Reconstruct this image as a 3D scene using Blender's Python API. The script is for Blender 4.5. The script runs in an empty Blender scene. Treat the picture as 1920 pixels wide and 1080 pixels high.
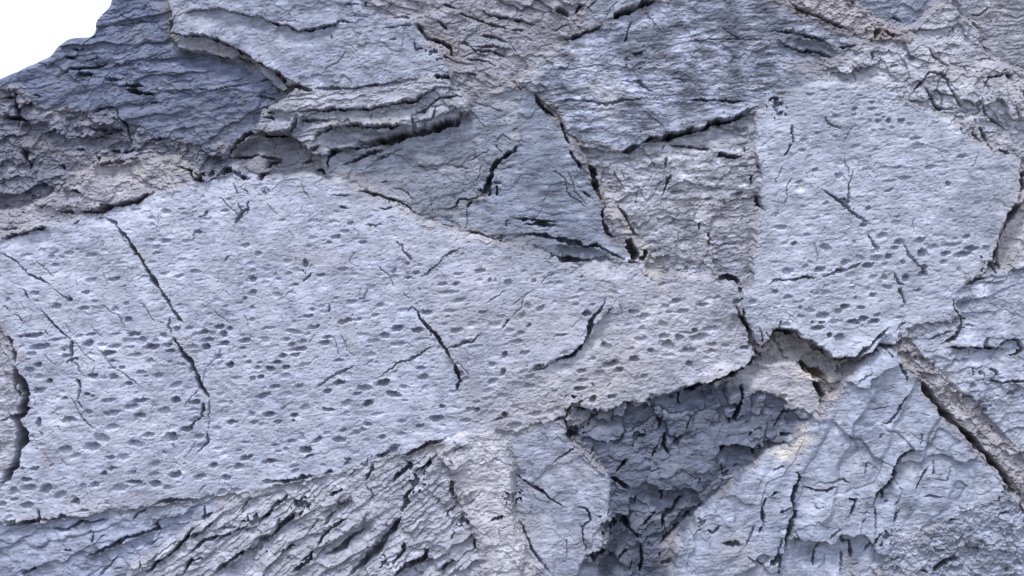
import bpy, math
import numpy as np

# ------------------------------------------------------------------ camera, sky, sun, exposure
S = 0.02            # metres on the cliff face per unit of the tracing grid
CZ = 14.0           # height of the camera above the foot of the cliff
LENS = 50.0
DIST = LENS * 38.4 / 36.0
SUN_ELEV, SUN_AZ = 66.0, -22.0      # degrees; azimuth measured from straight in front of the face, towards the left

scn = bpy.context.scene
cam = bpy.data.objects.new("camera", bpy.data.cameras.new("camera"))
cam.data.lens = LENS; cam.data.sensor_width = 36.0
cam.data.clip_end = 5000; cam.data.clip_start = 0.1
cam.location = (0, -DIST, CZ); cam.rotation_euler = (math.radians(90), 0, 0)
scn.collection.objects.link(cam); scn.camera = cam

w = bpy.data.worlds.new("World"); scn.world = w; w.use_nodes = True
wn = w.node_tree; wn.nodes.clear()
out = wn.nodes.new("ShaderNodeOutputWorld"); bg = wn.nodes.new("ShaderNodeBackground")
sky = wn.nodes.new("ShaderNodeTexSky"); sky.sky_type = 'NISHITA'; sky.sun_disc = False
sky.sun_elevation = math.radians(SUN_ELEV); sky.sun_rotation = math.radians(180 - SUN_AZ)
sky.air_density = 1.0; sky.dust_density = 4.0; sky.ozone_density = 1.0
bg.inputs[1].default_value = 0.072
mixw = wn.nodes.new("ShaderNodeMix"); mixw.data_type = 'RGBA'          # high thin cloud whitening the sky
mixw.inputs[0].default_value = .8; mixw.inputs[7].default_value = (13.5, 15.0, 18.5, 1)
wn.links.new(sky.outputs[0], mixw.inputs[6]); wn.links.new(mixw.outputs[2], bg.inputs[0]); wn.links.new(bg.outputs[0], out.inputs[0])

sun = bpy.data.objects.new("sun", bpy.data.lights.new("sun", 'SUN'))
sun.data.energy = 1.9; sun.data.angle = math.radians(10); sun.data.color = (1.0, 0.97, 0.93)
sun.rotation_euler = (math.radians(90 - SUN_ELEV), 0, math.radians(SUN_AZ))
sun.location = (0, -20, 60)
scn.collection.objects.link(sun)
scn.view_settings.view_transform = 'Standard'; scn.view_settings.look = 'None'
scn.view_settings.exposure = 0.55; scn.view_settings.gamma = 1.0

# ------------------------------------------------------------------ numeric helpers
STEP = 1.1
X0, X1, Y0, Y1 = -90, 2010, -80, 1160
xs = np.arange(X0, X1 + .01, STEP, dtype=np.float32); ys = np.arange(Y0, Y1 + .01, STEP, dtype=np.float32)
NX, NY = len(xs), len(ys)
X, Y = np.meshgrid(xs, ys)

def noise(x, y, seed):
    r = np.random.RandomState(seed)
    a = r.rand(65536).astype(np.float32) * 6.2831853
    gx, gy = np.cos(a), np.sin(a)
    fx = np.floor(x); fy = np.floor(y)
    ix = fx.astype(np.int32); iy = fy.astype(np.int32)
    tx = (x - fx).astype(np.float32); ty = (y - fy).astype(np.float32)
    def g(dx, dy):
        k = ((ix + dx) & 255) * 256 + ((iy + dy) & 255)
        return gx[k] * (tx - dx) + gy[k] * (ty - dy)
    u = tx * tx * tx * (tx * (tx * 6 - 15) + 10); v = ty * ty * ty * (ty * (ty * 6 - 15) + 10)
    a0 = g(0, 0); a0 = a0 + (g(1, 0) - a0) * u
    a1 = g(0, 1); a1 = a1 + (g(1, 1) - a1) * u
    return (a0 + (a1 - a0) * v) * 1.5
def fbm(x, y, L, octv, seed, gain=.5, Ly=None, ang=0.0):
    if ang:
        c, s = math.cos(math.radians(ang)), math.sin(math.radians(ang))
        x, y = x * c - y * s, x * s + y * c
    Ly = Ly or L; o = 0; a = 1.0; f = 1.0
    for i in range(octv):
        o = o + a * noise(x * (f / L) + 17.3 * i, y * (f / Ly) + 9.1 * i, seed + i); a *= gain; f *= 2.03
    return o
def ridge(x, y, L, octv, seed, **k):
    return 1 - np.abs(fbm(x, y, L, octv, seed, **k)) * 1.6
def cells(x, y, L, seed, Ly=None):
    Ly = Ly or L
    r = np.random.RandomState(seed)
    jx, jy, rv = [r.rand(65536).astype(np.float32) for _ in range(3)]
    x = x / L; y = y / Ly
    ix = np.floor(x).astype(np.int32); iy = np.floor(y).astype(np.int32)
    f1 = np.full(x.shape, 9, np.float32); f2 = f1.copy(); cid = np.zeros(x.shape, np.int32)
    ox = f1.copy(); oy = f1.copy()
    for dx in (-1, 0, 1):
        for dy in (-1, 0, 1):
            k = ((ix + dx) & 255) * 256 + ((iy + dy) & 255)
            px = ix + dx + .1 + .8 * jx[k] - x; py = iy + dy + .1 + .8 * jy[k] - y
            d = np.sqrt(px * px + py * py)
            m = d < f1
            f2 = np.where(m, f1, np.minimum(f2, d)); f1 = np.where(m, d, f1)
            cid = np.where(m, k, cid); ox = np.where(m, -px, ox); oy = np.where(m, -py, oy)
    return f1, f2, cid, ox, oy, rv
def sstep(a, b, x):
    t = np.clip((x - a) / (b - a), 0, 1); return t * t * (3 - 2 * t)
def blur(a, sig):
    n = max(1, int(sig * 3)); k = np.exp(-.5 * (np.arange(-n, n + 1) / sig) ** 2); k = (k / k.sum()).astype(np.float32)
    for ax in (0, 1):
        p = [(0, 0), (0, 0)]; p[ax] = (n, n)
        b = np.pad(a, p, mode='edge'); o = np.zeros_like(a)
        for i, kk in enumerate(k):
            o += kk * (b[i:i + a.shape[0], :] if ax == 0 else b[:, i:i + a.shape[1]])
        a = o
    return a
def box(x0, y0, x1, y1):
    a = max(0, int((x0 - X0) / STEP)); b = min(NX, int((x1 - X0) / STEP) + 2)
    c = max(0, int((y0 - Y0) / STEP)); d = min(NY, int((y1 - Y0) / STEP) + 2)
    return slice(c, max(c, d)), slice(a, max(a, b))
def inside(px, py, P):
    r = np.zeros(px.shape, bool); n = len(P)
    for i in range(n):
        x1, y1 = P[i]; x2, y2 = P[(i + 1) % n]
        if y1 == y2: continue
        c = ((y1 > py) != (y2 > py)) & (px < (x2 - x1) * (py - y1) / (y2 - y1) + x1)
        r ^= c
    return r
def pts(t):
    v = [float(q) for q in t.replace(',', ' ').split()]
    return list(zip(v[::2], v[1::2]))

# warped coordinates: natural jagged edges for slabs and cracks
WX = X + 6 * fbm(X, Y, 46, 4, 11, gain=.62) + 2.0 * noise(X / 6, Y / 6, 15)
WY = Y + 6 * fbm(X, Y, 46, 4, 31, gain=.62) + 2.0 * noise(X / 6, Y / 6, 35)

# ------------------------------------------------------------------ the slabs of the cliff
BLUE = (.275, .292, .355); PALE = (.34, .355, .42); DARK = (.17, .185, .235); TAN = (.315, .285, .285); MID = (.23, .245, .30)
# name, label, category, outline, height, tint, tan amount, options
REG = [
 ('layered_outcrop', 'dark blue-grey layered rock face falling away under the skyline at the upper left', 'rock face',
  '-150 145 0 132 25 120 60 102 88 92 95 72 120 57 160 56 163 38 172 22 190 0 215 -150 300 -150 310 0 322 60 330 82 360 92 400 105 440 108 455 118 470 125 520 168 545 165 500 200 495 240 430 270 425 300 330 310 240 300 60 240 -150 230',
  -.25, (.118, .136, .195), .08, dict(strata=(13, 15, .07, 1), strata2=(7, 46, .15, 1), blocks=(90, .09), grit=.55)),  # tint darkened to paint in the shade of this turned face
 ('rubble_band', 'broken crumbly dark rock at the left edge below the layered face', 'broken rock',
  '-150 165 20 165 60 200 150 205 230 225 330 268 430 270 425 300 400 330 370 335 330 290 250 300 180 310 100 360 60 380 0 395 -150 410',
  -.42, (.145, .15, .195), .25, dict(strata=(5, 22, .12), blocks=(44, .24), blocks2=(13, .09), grit=1.0)),
 ('rock_ledge', 'pale brown weathered shelf just above the left end of the pitted slab', 'rock ledge',
  '-150 400 0 392 60 378 100 358 180 305 250 295 330 288 375 335 345 350 285 362 200 402 150 408 90 418 0 445 -150 470',
  -.12, (.27, .265, .305), .3, dict(strata=(12, 26, .08), blocks=(45, .06), grit=.7)),
 ('rock_slab', 'broad smooth blue-grey plate with a brown broken lower edge at the top left', 'rock slab',
  '305 -150 700 -150 690 0 680 20 740 35 780 40 800 70 830 105 850 140 825 150 780 165 640 170 590 172 545 165 520 160 475 125 440 108 400 100 360 92 330 82 318 60',
  .22, (.255, .275, .34), .12, dict(strata=(14, 34, .05), blocks=(110, .05), grit=.3, calm=.5)),
 ('rock_ledge', 'thick stepped ledge casting a dark undercut below the smooth top plate', 'rock ledge',
  '485 245 492 210 540 178 600 170 720 163 800 148 832 150 840 165 870 178 880 195 862 225 800 255 740 266 620 276 600 292 575 272 540 250',
  .42, (.265, .275, .325), .25, dict(strata=(7, 15, .13, 1), strata2=(8, 6, .06), grit=.6)),
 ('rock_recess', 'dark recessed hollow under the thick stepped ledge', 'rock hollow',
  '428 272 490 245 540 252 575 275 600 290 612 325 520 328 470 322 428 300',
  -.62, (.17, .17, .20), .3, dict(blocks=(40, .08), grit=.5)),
 ('rock_slab', 'plain grey wedge left of the short black crack with small polygon cracks', 'rock slab',
  '610 328 598 292 740 268 862 228 882 198 870 178 905 178 962 148 975 160 985 255 945 310 912 368 890 380 870 388 795 408 770 400 730 370 680 350',
  -.18, (.195, .208, .255), .15, dict(blocks=(90, .06), strata=(28, 30, .05), grit=.35, calm=.4, streak=.2)),
 ('rock_slab', 'smooth blue triangular slab right of the short black crack, dark streaks at its foot', 'rock slab',
  '965 148 1010 180 1050 230 1085 275 1110 330 1135 385 1138 430 1180 488 1060 486 1000 465 930 450 860 432 795 410 870 386 912 368 950 310 980 262',
  -.2, (.185, .205, .26), .08, dict(blocks=(100, .05), streak=.3, strata=(-3, 24, .03), grit=.25, calm=.3)),
 ('rubble_band', 'brownish curving layers of broken rock at the top centre', 'broken rock',
  '685 -150 1110 -150 1100 0 1070 60 1050 85 1000 130 962 150 905 180 870 178 850 142 830 105 800 70 780 40 740 35 680 20',
  -.3, (.245, .24, .275), .3, dict(blocks=(60, .10), strata=(-22, 30, .14, 1), strata2=(-26, 12, .04, 1), grit=.7)),
 ('rock_sliver', 'narrow blue-grey sliver of rock above the black gap at the top centre', 'rock slab',
  '1085 55 1110 0 1130 -150 1300 -150 1245 0 1200 14 1160 28 1140 42 1110 45', -.02, (.235, .25, .30), .15, dict(strata=(30, 12, .05), grit=.5)),
 ('rock_slab', 'large streaky slab with finely ridged surface and a dark vertical water stain', 'rock slab',
  '1248 -4 1300 -150 1480 -150 1450 0 1540 48 1600 62 1590 100 1545 120 1520 160 1470 178 1430 195 1412 203 1385 215 1330 235 1270 252 1220 262 1180 285 1130 282 1095 272 1055 220 1012 180 975 145 1000 120 1050 85 1085 62 1140 48 1170 40 1210 18',
  .02, (.235, .252, .315), .12, dict(strata=(0, 8, .035), strata2=(4, 23, .05), grit=.6, streak=.55)),
 ('rubble_band', 'tan crumbly seam running down from the top edge right of centre', 'broken rock',
  '1470 -150 1560 -150 1590 0 1632 25 1680 60 1720 60 1705 78 1640 75 1600 60 1540 45 1475 8 1440 0', .1, (.325, .30, .31), .8, dict(strata=(-28, 16, .08), blocks=(26, .08), blocks2=(10, .05), grit=.9)),
 ('rock_slab', 'small smooth blue slab cut by the top edge at the right', 'rock slab',
  '1570 -150 1595 0 1630 22 1680 45 1712 38 1765 0 1765 -150', -.35, (.20, .22, .28), .05, dict(strata=(6, 20, .05), grit=.4)),
 ('rock_slab', 'grey horizontally layered slab in the upper right corner', 'rock slab',
  '1780 -150 1785 0 1810 40 1835 50 1842 85 1862 108 1920 132 2100 160 2100 -150', -.3, (.225, .23, .27), .35, dict(strata=(-2, 15, .08), grit=.7)),
 ('rubble_band', 'cracked pale nodular rock along the top of the right pitted slab', 'broken rock',
  '1590 105 1640 75 1705 78 1730 50 1765 0 1770 -150 1785 -150 1785 0 1815 40 1835 52 1842 85 1860 108 1920 132 2100 160 2100 320 1920 300 1880 292 1835 270 1785 235 1700 192 1640 165 1560 152 1520 162 1550 120',
  .12, (.315, .32, .365), .25, dict(blocks=(58, .20), blocks2=(24, .05), grit=.7)),
 ('pitted_slab', 'tall pale pitted slab on the right with a Y-shaped crack in it', 'rock slab',
  '1436 200 1490 168 1560 150 1640 163 1700 190 1785 235 1835 270 1880 290 1918 300 1914 345 1880 400 1870 430 1850 500 1792 548 1790 590 1780 604 1730 606 1700 622 1688 636 1650 650 1620 670 1560 667 1530 642 1480 622 1450 622 1438 645 1418 640 1392 592 1380 572 1410 540 1410 480 1422 430 1426 330 1416 270 1430 218',
  .2, (.345, .365, .43), .08, dict(pits=1.0, grit=.22)),
 ('rock_slab', 'brown-tinged rough slab wedged left of the tall right pitted slab', 'rock slab',
  '1180 290 1270 254 1400 213 1416 270 1424 330 1424 380 1415 430 1408 500 1404 545 1382 552 1370 522 1320 520 1216 512 1208 480 1180 450 1140 400 1120 340 1085 275 1130 280',
  -.2, (.265, .27, .31), .25, dict(strata=(3, 22, .04), nod=.025, blocks=(70, .08), streak=.35, grit=.7)),
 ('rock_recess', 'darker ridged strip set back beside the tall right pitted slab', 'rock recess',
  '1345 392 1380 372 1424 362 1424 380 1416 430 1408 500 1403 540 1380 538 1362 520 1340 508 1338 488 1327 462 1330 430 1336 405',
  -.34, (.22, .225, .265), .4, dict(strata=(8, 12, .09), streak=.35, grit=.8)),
 ('pitted_slab', 'broad pale slab covered with dark pits filling the left half', 'rock slab',
  '-150 462 0 447 100 418 190 402 280 363 345 347 400 326 480 332 580 322 640 340 690 365 740 385 775 410 800 425 765 450 755 490 772 560 815 620 850 690 862 760 868 800 820 828 750 850 620 890 500 910 400 930 280 946 140 962 75 976 0 985 -150 990',
  .12, (.345, .365, .44), .1, dict(pits=1.0, grit=.22)),
 ('rock_block', 'narrow pale block beyond the deep black crack at the left edge', 'rock block',
  '-150 560 -20 590 8 630 22 655 32 700 44 740 46 780 36 820 25 870 0 912 -150 990', -.05, (.33, .33, .385), .3, dict(strata=(30, 30, .04), grit=.6)),
 ('pitted_slab', 'pitted tongue of rock in the centre ending in a rounded dark-edged tip', 'rock slab',
  '800 425 860 436 930 455 1000 468 1050 490 1088 520 1136 545 1138 572 1114 612 1098 640 1060 665 1005 694 950 720 900 790 868 800 862 760 850 690 815 620 772 560 755 490 765 450',
  .15, (.335, .35, .415), .25, dict(pits=1.0, grit=.25)),
 ('pitted_slab', 'pitted slab right of the central tongue, overhanging a long black crack', 'rock slab',
  '1050 488 1180 490 1216 514 1320 520 1368 524 1384 560 1398 606 1420 640 1418 676 1370 702 1310 727 1270 736 1200 750 1150 765 1062 765 1052 792 960 812 868 800 900 790 950 720 1005 694 1060 665 1098 640 1114 612 1138 572 1136 545 1088 520',
  .13, (.34, .345, .40), .4, dict(pits=1.0, grit=.32, nod=.02)),
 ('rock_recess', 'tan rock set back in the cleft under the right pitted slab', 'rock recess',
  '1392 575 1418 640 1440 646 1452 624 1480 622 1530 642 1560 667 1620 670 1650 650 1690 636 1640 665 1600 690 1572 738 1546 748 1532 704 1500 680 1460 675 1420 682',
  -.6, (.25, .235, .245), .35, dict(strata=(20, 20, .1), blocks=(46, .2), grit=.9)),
 ('boulder', 'pale tan-edged boulder above the dark hollow, bordered by black gaps', 'boulder',
  '1308 730 1370 706 1420 680 1462 675 1502 679 1531 705 1540 745 1532 776 1508 772 1440 737 1390 718 1340 727',
  -.18, (.36, .355, .385), .25, dict(pits=.4, grit=.5)),
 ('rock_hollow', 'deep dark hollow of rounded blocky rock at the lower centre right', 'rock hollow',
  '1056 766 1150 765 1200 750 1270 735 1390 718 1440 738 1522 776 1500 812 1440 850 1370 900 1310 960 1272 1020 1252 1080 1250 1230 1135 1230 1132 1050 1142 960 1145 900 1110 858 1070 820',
  -.3, (.095, .107, .146), .05, dict(blocks=(60, .36), blocks2=(30, .06), grit=.3, calm=.5)),  # tint carries the shade of the hollow, painted into the rock colour
 ('rock_slab', 'smooth grey slab with a ragged dark right edge beside the deep hollow', 'rock slab',
  '925 815 960 812 1000 798 1056 785 1075 820 1110 858 1142 890 1145 950 1130 1000 1108 1030 1125 1080 1130 1230 1010 1230 1010 1080 985 1040 975 985 958 940 965 890 950 835',
  .0, (.27, .285, .35), .15, dict(blocks=(80, .07), strata=(-30, 40, .03), grit=.2, calm=.35)),
 ('rock_slab', 'pinkish pale slab with a scalloped edge at the bottom centre', 'rock slab',
  '790 838 860 820 925 814 952 835 966 890 960 940 972 985 985 1040 1010 1080 1010 1230 915 1230 905 1060 880 980 860 930 842 880 815 852',
  .34, (.40, .395, .435), .15, dict(blocks=(60, .07), strata=(-60, 36, .04), grit=.5)),
 ('fractured_block', 'steeply striped block split into slanting layers at the bottom left of centre', 'rock block',
  '340 1000 430 940 500 912 620 890 750 850 815 836 842 880 860 930 880 980 905 1060 915 1230 180 1230 250 1055',
  .14, (.29, .298, .345), .08, dict(strata=(34, 40, .36, 1), strata2=(38, 12, .14, 1), grit=.8)),
 ('rock_slab', 'smooth blue sloping slab in the lower left corner', 'rock slab',
  '-150 990 0 985 140 965 280 946 400 930 440 935 340 1000 250 1058 180 1230 -150 1230',
  -.05, (.24, .265, .34), .06, dict(strata=(22, 34, .16, 1), blocks=(80, .06), grit=.3, calm=.5)),
 ('rock_slab', 'large pale blue slab with flowing cracks at the lower right', 'rock slab',
  '1252 1080 1272 1020 1310 960 1370 900 1440 850 1500 812 1535 775 1545 748 1572 738 1600 690 1650 652 1690 650 1730 735 1800 812 1870 892 1905 932 1800 948 1750 988 1690 1005 1645 1060 1640 1230 1250 1230',
  .28, (.28, .305, .375), .08, dict(strata=(62, 70, .16, 1), blocks=(120, .20), grit=.2, calm=.3)),
 ('knobbly_block', 'rough knobbly block in the lower right corner', 'rock block',
  '1640 1230 1642 1060 1690 1003 1750 988 1800 946 1850 936 1905 930 2100 1000 2100 1230', .36, (.245, .265, .325), .1, dict(nod=.07, blocks=(40, .10), grit=1.0)),
 ('rock_vein', 'brown crumbling vein slanting down through the right side', 'rock vein',
  '1676 650 1690 636 1706 652 1722 676 1756 700 1776 722 1806 738 1836 776 1852 790 1866 806 1898 836 1912 862 1950 890 2100 1020 2100 1060 1920 950 1890 914 1868 880 1846 866 1822 830 1792 806 1776 780 1742 740 1716 702 1700 688',
  -.06, (.27, .255, .275), .4, dict(strata=(-47, 22, .18, 1), blocks=(34, .20), grit=1.6)),
 ('rock_slab', 'blue slab with long horizontal cracks at the right edge above the brown vein', 'rock slab',
  '1695 622 1730 606 1780 602 1792 590 1790 548 1850 502 1920 495 2100 450 2100 1010 1922 852 1832 756 1762 686 1720 640',
  .08, (.285, .305, .37), .12, dict(blocks=(80, .12), strata=(8, 30, .10, 1), nod=.03, grit=.35, calm=.5)),
 ('rock_block', 'tan-sided block beyond the black crack at the right edge', 'rock block',
  '2100 310 1918 300 1916 345 1905 390 1882 425 1872 462 1856 500 1920 494 2100 450', -.12, (.33, .32, .345), .45, dict(strata=(60, 14, .05), grit=.7)),
]
lab = np.full(X.shape, -1, np.int16)
for i, r in enumerate(REG):
    P = pts(r[3]); a = np.array(P)
    sl = box(a[:, 0].min() - 10, a[:, 1].min() - 10, a[:, 0].max() + 10, a[:, 1].max() + 10)
    m = inside(WX[sl], WY[sl], P); lab[sl][m] = i
def fill():                     # close the small gaps between outlines
    for it in range(120):
        g = lab < 0
        if not g.any(): break
        for dy, dx in ((0, 1), (1, 0), (0, -1), (-1, 0)):
            n = np.roll(lab, (dy, dx), (0, 1))
            if dy: n[0 if dy > 0 else -1] = -1
            else: n[:, 0 if dx > 0 else -1] = -1
            m = (lab < 0) & (n >= 0); lab[m] = n[m]
def comps(m):                   # connected pieces of a mask
    L = np.where(m, np.arange(m.size).reshape(m.shape), m.size)
    for it in range(400):
        old = L.copy()
        for ax in (1, 0):
            Q_ = L if ax else L.T; M_ = m if ax else m.T
            st = M_.copy(); st[:, 1:] &= ~M_[:, :-1]
            fm = M_.ravel(); run = np.cumsum(st.ravel())[fm] - 1
            v = Q_.ravel()[fm]; starts = np.nonzero(np.diff(run, prepend=-1))[0]
            mn = np.minimum.reduceat(v, starts)
            w_ = Q_.copy().ravel(); w_[fm] = mn[run]; w_ = w_.reshape(Q_.shape)
            L = w_ if ax else w_.T
        if (L == old).all(): break
    return L
def largest(m):
    L = comps(m); k, c = np.unique(L[m], return_counts=True)
    return L == k[np.argmax(c)]
fill()
for i in range(len(REG)):
    m = lab == i
    if not m.any(): continue
    r_, c_ = np.nonzero(m.any(1))[0], np.nonzero(m.any(0))[0]
    sl = (slice(r_[0], r_[-1] + 1), slice(c_[0], c_[-1] + 1))
    ms = m[sl]; k_ = largest(ms); lab[sl][ms & ~k_] = -1
fill()
# open air beyond the skyline at the upper left
SKY = pts('-200 -200 215 -200 190 0 178 14 170 22 163 34 160 48 162 56 150 59 135 58 121 57 108 66 96 72 90 82 86 92 70 98 58 103 45 110 30 117 12 127 0 132 -60 160 -200 230')
JX = X + 2.6 * fbm(X, Y, 16, 4, 71, gain=.65); JY = Y + 2.6 * fbm(X, Y, 16, 4, 81, gain=.65)
air = inside(JX, JY, SKY)

# ledges: the rock drops away on the right of each line (below it when the line runs left to right)
LEDGES = [('588 272 600 252 620 238 655 234 700 236 745 234 780 236', 17, .42), ('780 236 810 222 845 208 868 196', 11, .3),
 ('560 208 600 206 640 205 695 204 745 196 790 182 826 160', 6, .20), ('492 252 530 250 552 236 562 214', 10, .35), ('430 300 440 275 470 255 500 250', 8, .3),
 ('330 68 385 66 415 76 445 90 468 104 500 122 528 145 548 160', 9, .3), ('330 84 380 96 410 108 448 110', 6, .2), ('340 26 370 17 412 16 450 24 480 30 520 44', 5, .14),
 ('522 46 560 58 600 50 640 42', 7, .18), ('640 165 700 160 740 152 800 146', 5, .12), ('500 205 540 208 560 210', 6, .15),
 ('1150 22 1185 12 1215 3 1240 -6', 8, .22), ('1060 72 1090 58 1130 46', 6, .16), ('1200 263 1250 254 1290 246 1330 234 1380 220 1418 200', 9, .28),
 ('150 403 185 396 215 386 250 374 285 360', 7, .24), ('0 448 40 440 90 424', 6, .2), ('115 357 140 354 158 362', 5, .15),
 ('1270 734 1310 722 1340 712 1370 700 1400 686 1420 665', 13, .40), ('1440 628 1470 622 1510 640 1540 664 1570 672 1610 668 1640 645 1665 620', 12, .38),
 ('1355 800 1368 780 1376 755 1372 730', 9, -.0), ('1480 765 1510 790', 6, .1), ('1128 1030 1144 1005 1146 960', 14, .4), ('1098 1040 1120 1052 1142 1030', 20, .6),
 ('965 1010 960 960 962 930 955 880', 7, .22), ('845 935 858 930 846 905 840 890', 8, .22), ('986 1075 975 1040 965 1000', 7, .2),
 ('1010 688 1060 662 1105 632 1120 605 1138 575', 7, .20), ('750 856 790 842 835 824', 6, .18), ('500 910 560 900 600 894 625 882', 5, .16),
 ('0 990 70 986 140 968 210 955', 5, .14), ('165 1046 210 1026 250 1008 295 990', 7, .22), ('282 973 330 966 365 957', 5, .14),
 ('580 1030 615 1012 640 1000 665 985 690 968', 9, .3), ('735 1080 765 1062 790 1048 806 1034', 11, .35), ('655 1052 700 1020 715 1000 740 965', 7, .24),
 ('600 960 640 940 660 930', 6, .2), ('400 1078 440 1050 480 1010 530 975 560 950', 7, .22), ('820 1070 850 1048', 7, .2), ('770 880 800 868 830 850 810 880', 8, .2),
 ('1634 950 1650 920 1672 890 1676 875 1700 845 1722 838', 7, .22), ('1500 1068 1490 1015 1488 960 1495 915 1498 888', 5, .16), ('1860 650 1885 634 1910 642 1912 662', 6, .2),
 ('1775 652 1820 652 1860 656 1890 652', 6, .18), ('1800 620 1804 602 1790 565', 7, .22), ('1850 505 1862 480 1880 430 1905 400 1925 360', 8, .30),
 ('1385 590 1400 610 1418 640', 4, .1), ('1135 378 1112 325 1085 275 1060 245', 8, .22), ('1060 485 1090 488 1130 480 1180 492', 6, .2), ('1045 460 1090 458 1150 475', 7, .2),
 ('672 352 700 362 735 376 770 398', 4, .12), ('1490 70 1530 75 1555 85 1575 100', 7, .16), ('1455 75 1500 92 1550 110', 6, .14), ('0 215 30 214 60 226', 10, .3), ('28 228 60 228 90 224', 8, .25),
 ('150 260 190 246 225 244', 8, .25), ('190 270 215 262 240 262', 7, .2), ('175 310 220 306 262 298', 7, .2), ('360 338 400 330 440 318', 7, .22), ('130 242 150 234 170 236', 6, .2)]

# ------------------------------------------------------------------ height field of the face
h0 = np.array([r[4] for r in REG], np.float32)
H = .78 * (.12 * blur(h0[lab], 5.0) + .88 * blur(h0[lab], .9))
H += .28 * fbm(X, Y, 420, 2, 101) + .085 * fbm(X, Y, 110, 3, 111)
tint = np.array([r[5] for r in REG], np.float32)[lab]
grit = np.zeros(X.shape, np.float32); tanw = np.zeros(X.shape, np.float32); mott = np.zeros(X.shape, np.float32)
pitw = np.zeros(X.shape, np.float32)
tan = np.array([r[6] for r in REG], np.float32); tanw = blur(tan[lab], 4)
gr = np.array([r[7].get('grit', .5) for r in REG], np.float32); grit = blur(gr[lab], 3)
def strata(x, y, ang, per, amp, seed=0, long=0):
    c, s = math.cos(math.radians(ang)), math.sin(math.radians(ang))
    u = x * c - y * s; v = x * s + y * c          # u runs along the layers, v across them (downwards)
    t = v / per + (.75 if long else 1.5) * fbm(u, v, per * 11, 4, seed, Ly=per * 5, gain=.55) + .22 * fbm(u, v, per * 1.1, 2, seed + 5)
    k = np.floor(t); f = t - k
    k = k.astype(np.int32)
    q = noise(u / (per * 4.5) + 3.7 * (k & 63), k * .37, seed + 9) * .8 + .45
    q = np.clip(q, .25 if long else .04, 1.3) * np.clip((.85 if long else .62) + 1.3 * fbm(u, v, per * 6, 3, seed + 13), .12, 1.5)
    prof = np.where(f < .86, f / .86, 1 - (f - .86) / .14)
    return amp * q * (prof - .5)
for i, r in enumerate(REG):
    o = r[7]
    ii = np.argwhere(lab == i)
    if len(ii) == 0: continue
    (a, c), (b, d) = ii.min(0), ii.max(0)
    sl = (slice(max(0, a - 8), b + 9), slice(max(0, c - 8), d + 9))
    m = blur((lab[sl] == i).astype(np.float32), 2.0)
    x, y = X[sl], Y[sl]; e = 0
    for key, sd in (('strata', 200), ('strata2', 300)):
        if key in o: e = e + strata(x, y, *o[key][:3], seed=sd + i * 3, long=(o[key][3] if len(o[key]) > 3 else 0))
    for key, sd in (('blocks', 400), ('blocks2', 500)):
        if key in o:
            L, A = o[key]
            wx = x + L * .6 * fbm(x, y, L * 1.6, 4, sd + 3, gain=.55) + y * .35; wy = y + L * .5 * fbm(x, y, L * 1.6, 4, sd + 7, gain=.55); wx = wx * (1 + 0) ; L = L * 1.0
            f1, f2, cid, ox, oy, rv = cells(wx, wy, L * 1.25, sd + i, Ly=L * .85)
            e = e + A * ((rv[cid] - .5) * 1.1 + (rv[(cid * 7 + 3) & 65535] - .5) * 1.3 * ox + (rv[(cid * 5 + 1) & 65535] - .2) * 1.5 * oy)
            e = e - A * 1.1 * min(1, o.get('calm', 1) * .7) * np.clip(1 - (f2 - f1) / (.05 + .05 * rv[cid]), 0, 1) * sstep(.05, .45, fbm(x, y, L * 2.2, 3, sd + 11))
    if 'nod' in o:
        e = e + o['nod'] * (ridge(x, y, 26, 4, 600 + i, gain=.6) - .6)
    H[sl] += m * e
f1, f2, cid, ox, oy, rv = cells(X + 40 * fbm(X, Y, 120, 4, 901, gain=.6), Y + 34 * fbm(X, Y, 120, 4, 911, gain=.6) - .25 * X, 150, 921, Ly=90)
flat = blur(np.array([.25 if 'pits' in r[7] else r[7].get('calm', 1.) for r in REG], np.float32)[lab], 6)
H += flat * .16 * ((rv[(cid * 7 + 3) & 65535] - .5) * ox + (rv[(cid * 5 + 1) & 65535] - .3) * oy)
H += flat * .05 * (ridge(X, Y, 90, 5, 931, gain=.6) - .6)
# crumbly broken rock along the seams between slabs
em = np.zeros(X.shape, np.float32); em[:, 1:] = lab[:, 1:] != lab[:, :-1]; em[1:] = np.maximum(em[1:], lab[1:] != lab[:-1])
seam = np.clip(blur(em, 6) * 13, 0, 1) * np.clip(.55 + 1.5 * fbm(X, Y, 70, 3, 951), 0, 1)
calmer = blur(np.array([.45 if 'pits' in r[7] else 1. for r in REG], np.float32)[lab], 1.5)
f1, f2, cid, ox, oy, rv = cells(X + 6 * fbm(X, Y, 20, 3, 961), Y + 6 * fbm(X, Y, 20, 3, 971), 13, 981, Ly=9)
H += seam * calmer * (.13 * (rv[cid] - .55) + .14 * (rv[(cid * 5 + 1) & 65535] - .3) * oy + .08 * (rv[(cid * 7 + 3) & 65535] - .5) * ox)
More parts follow.
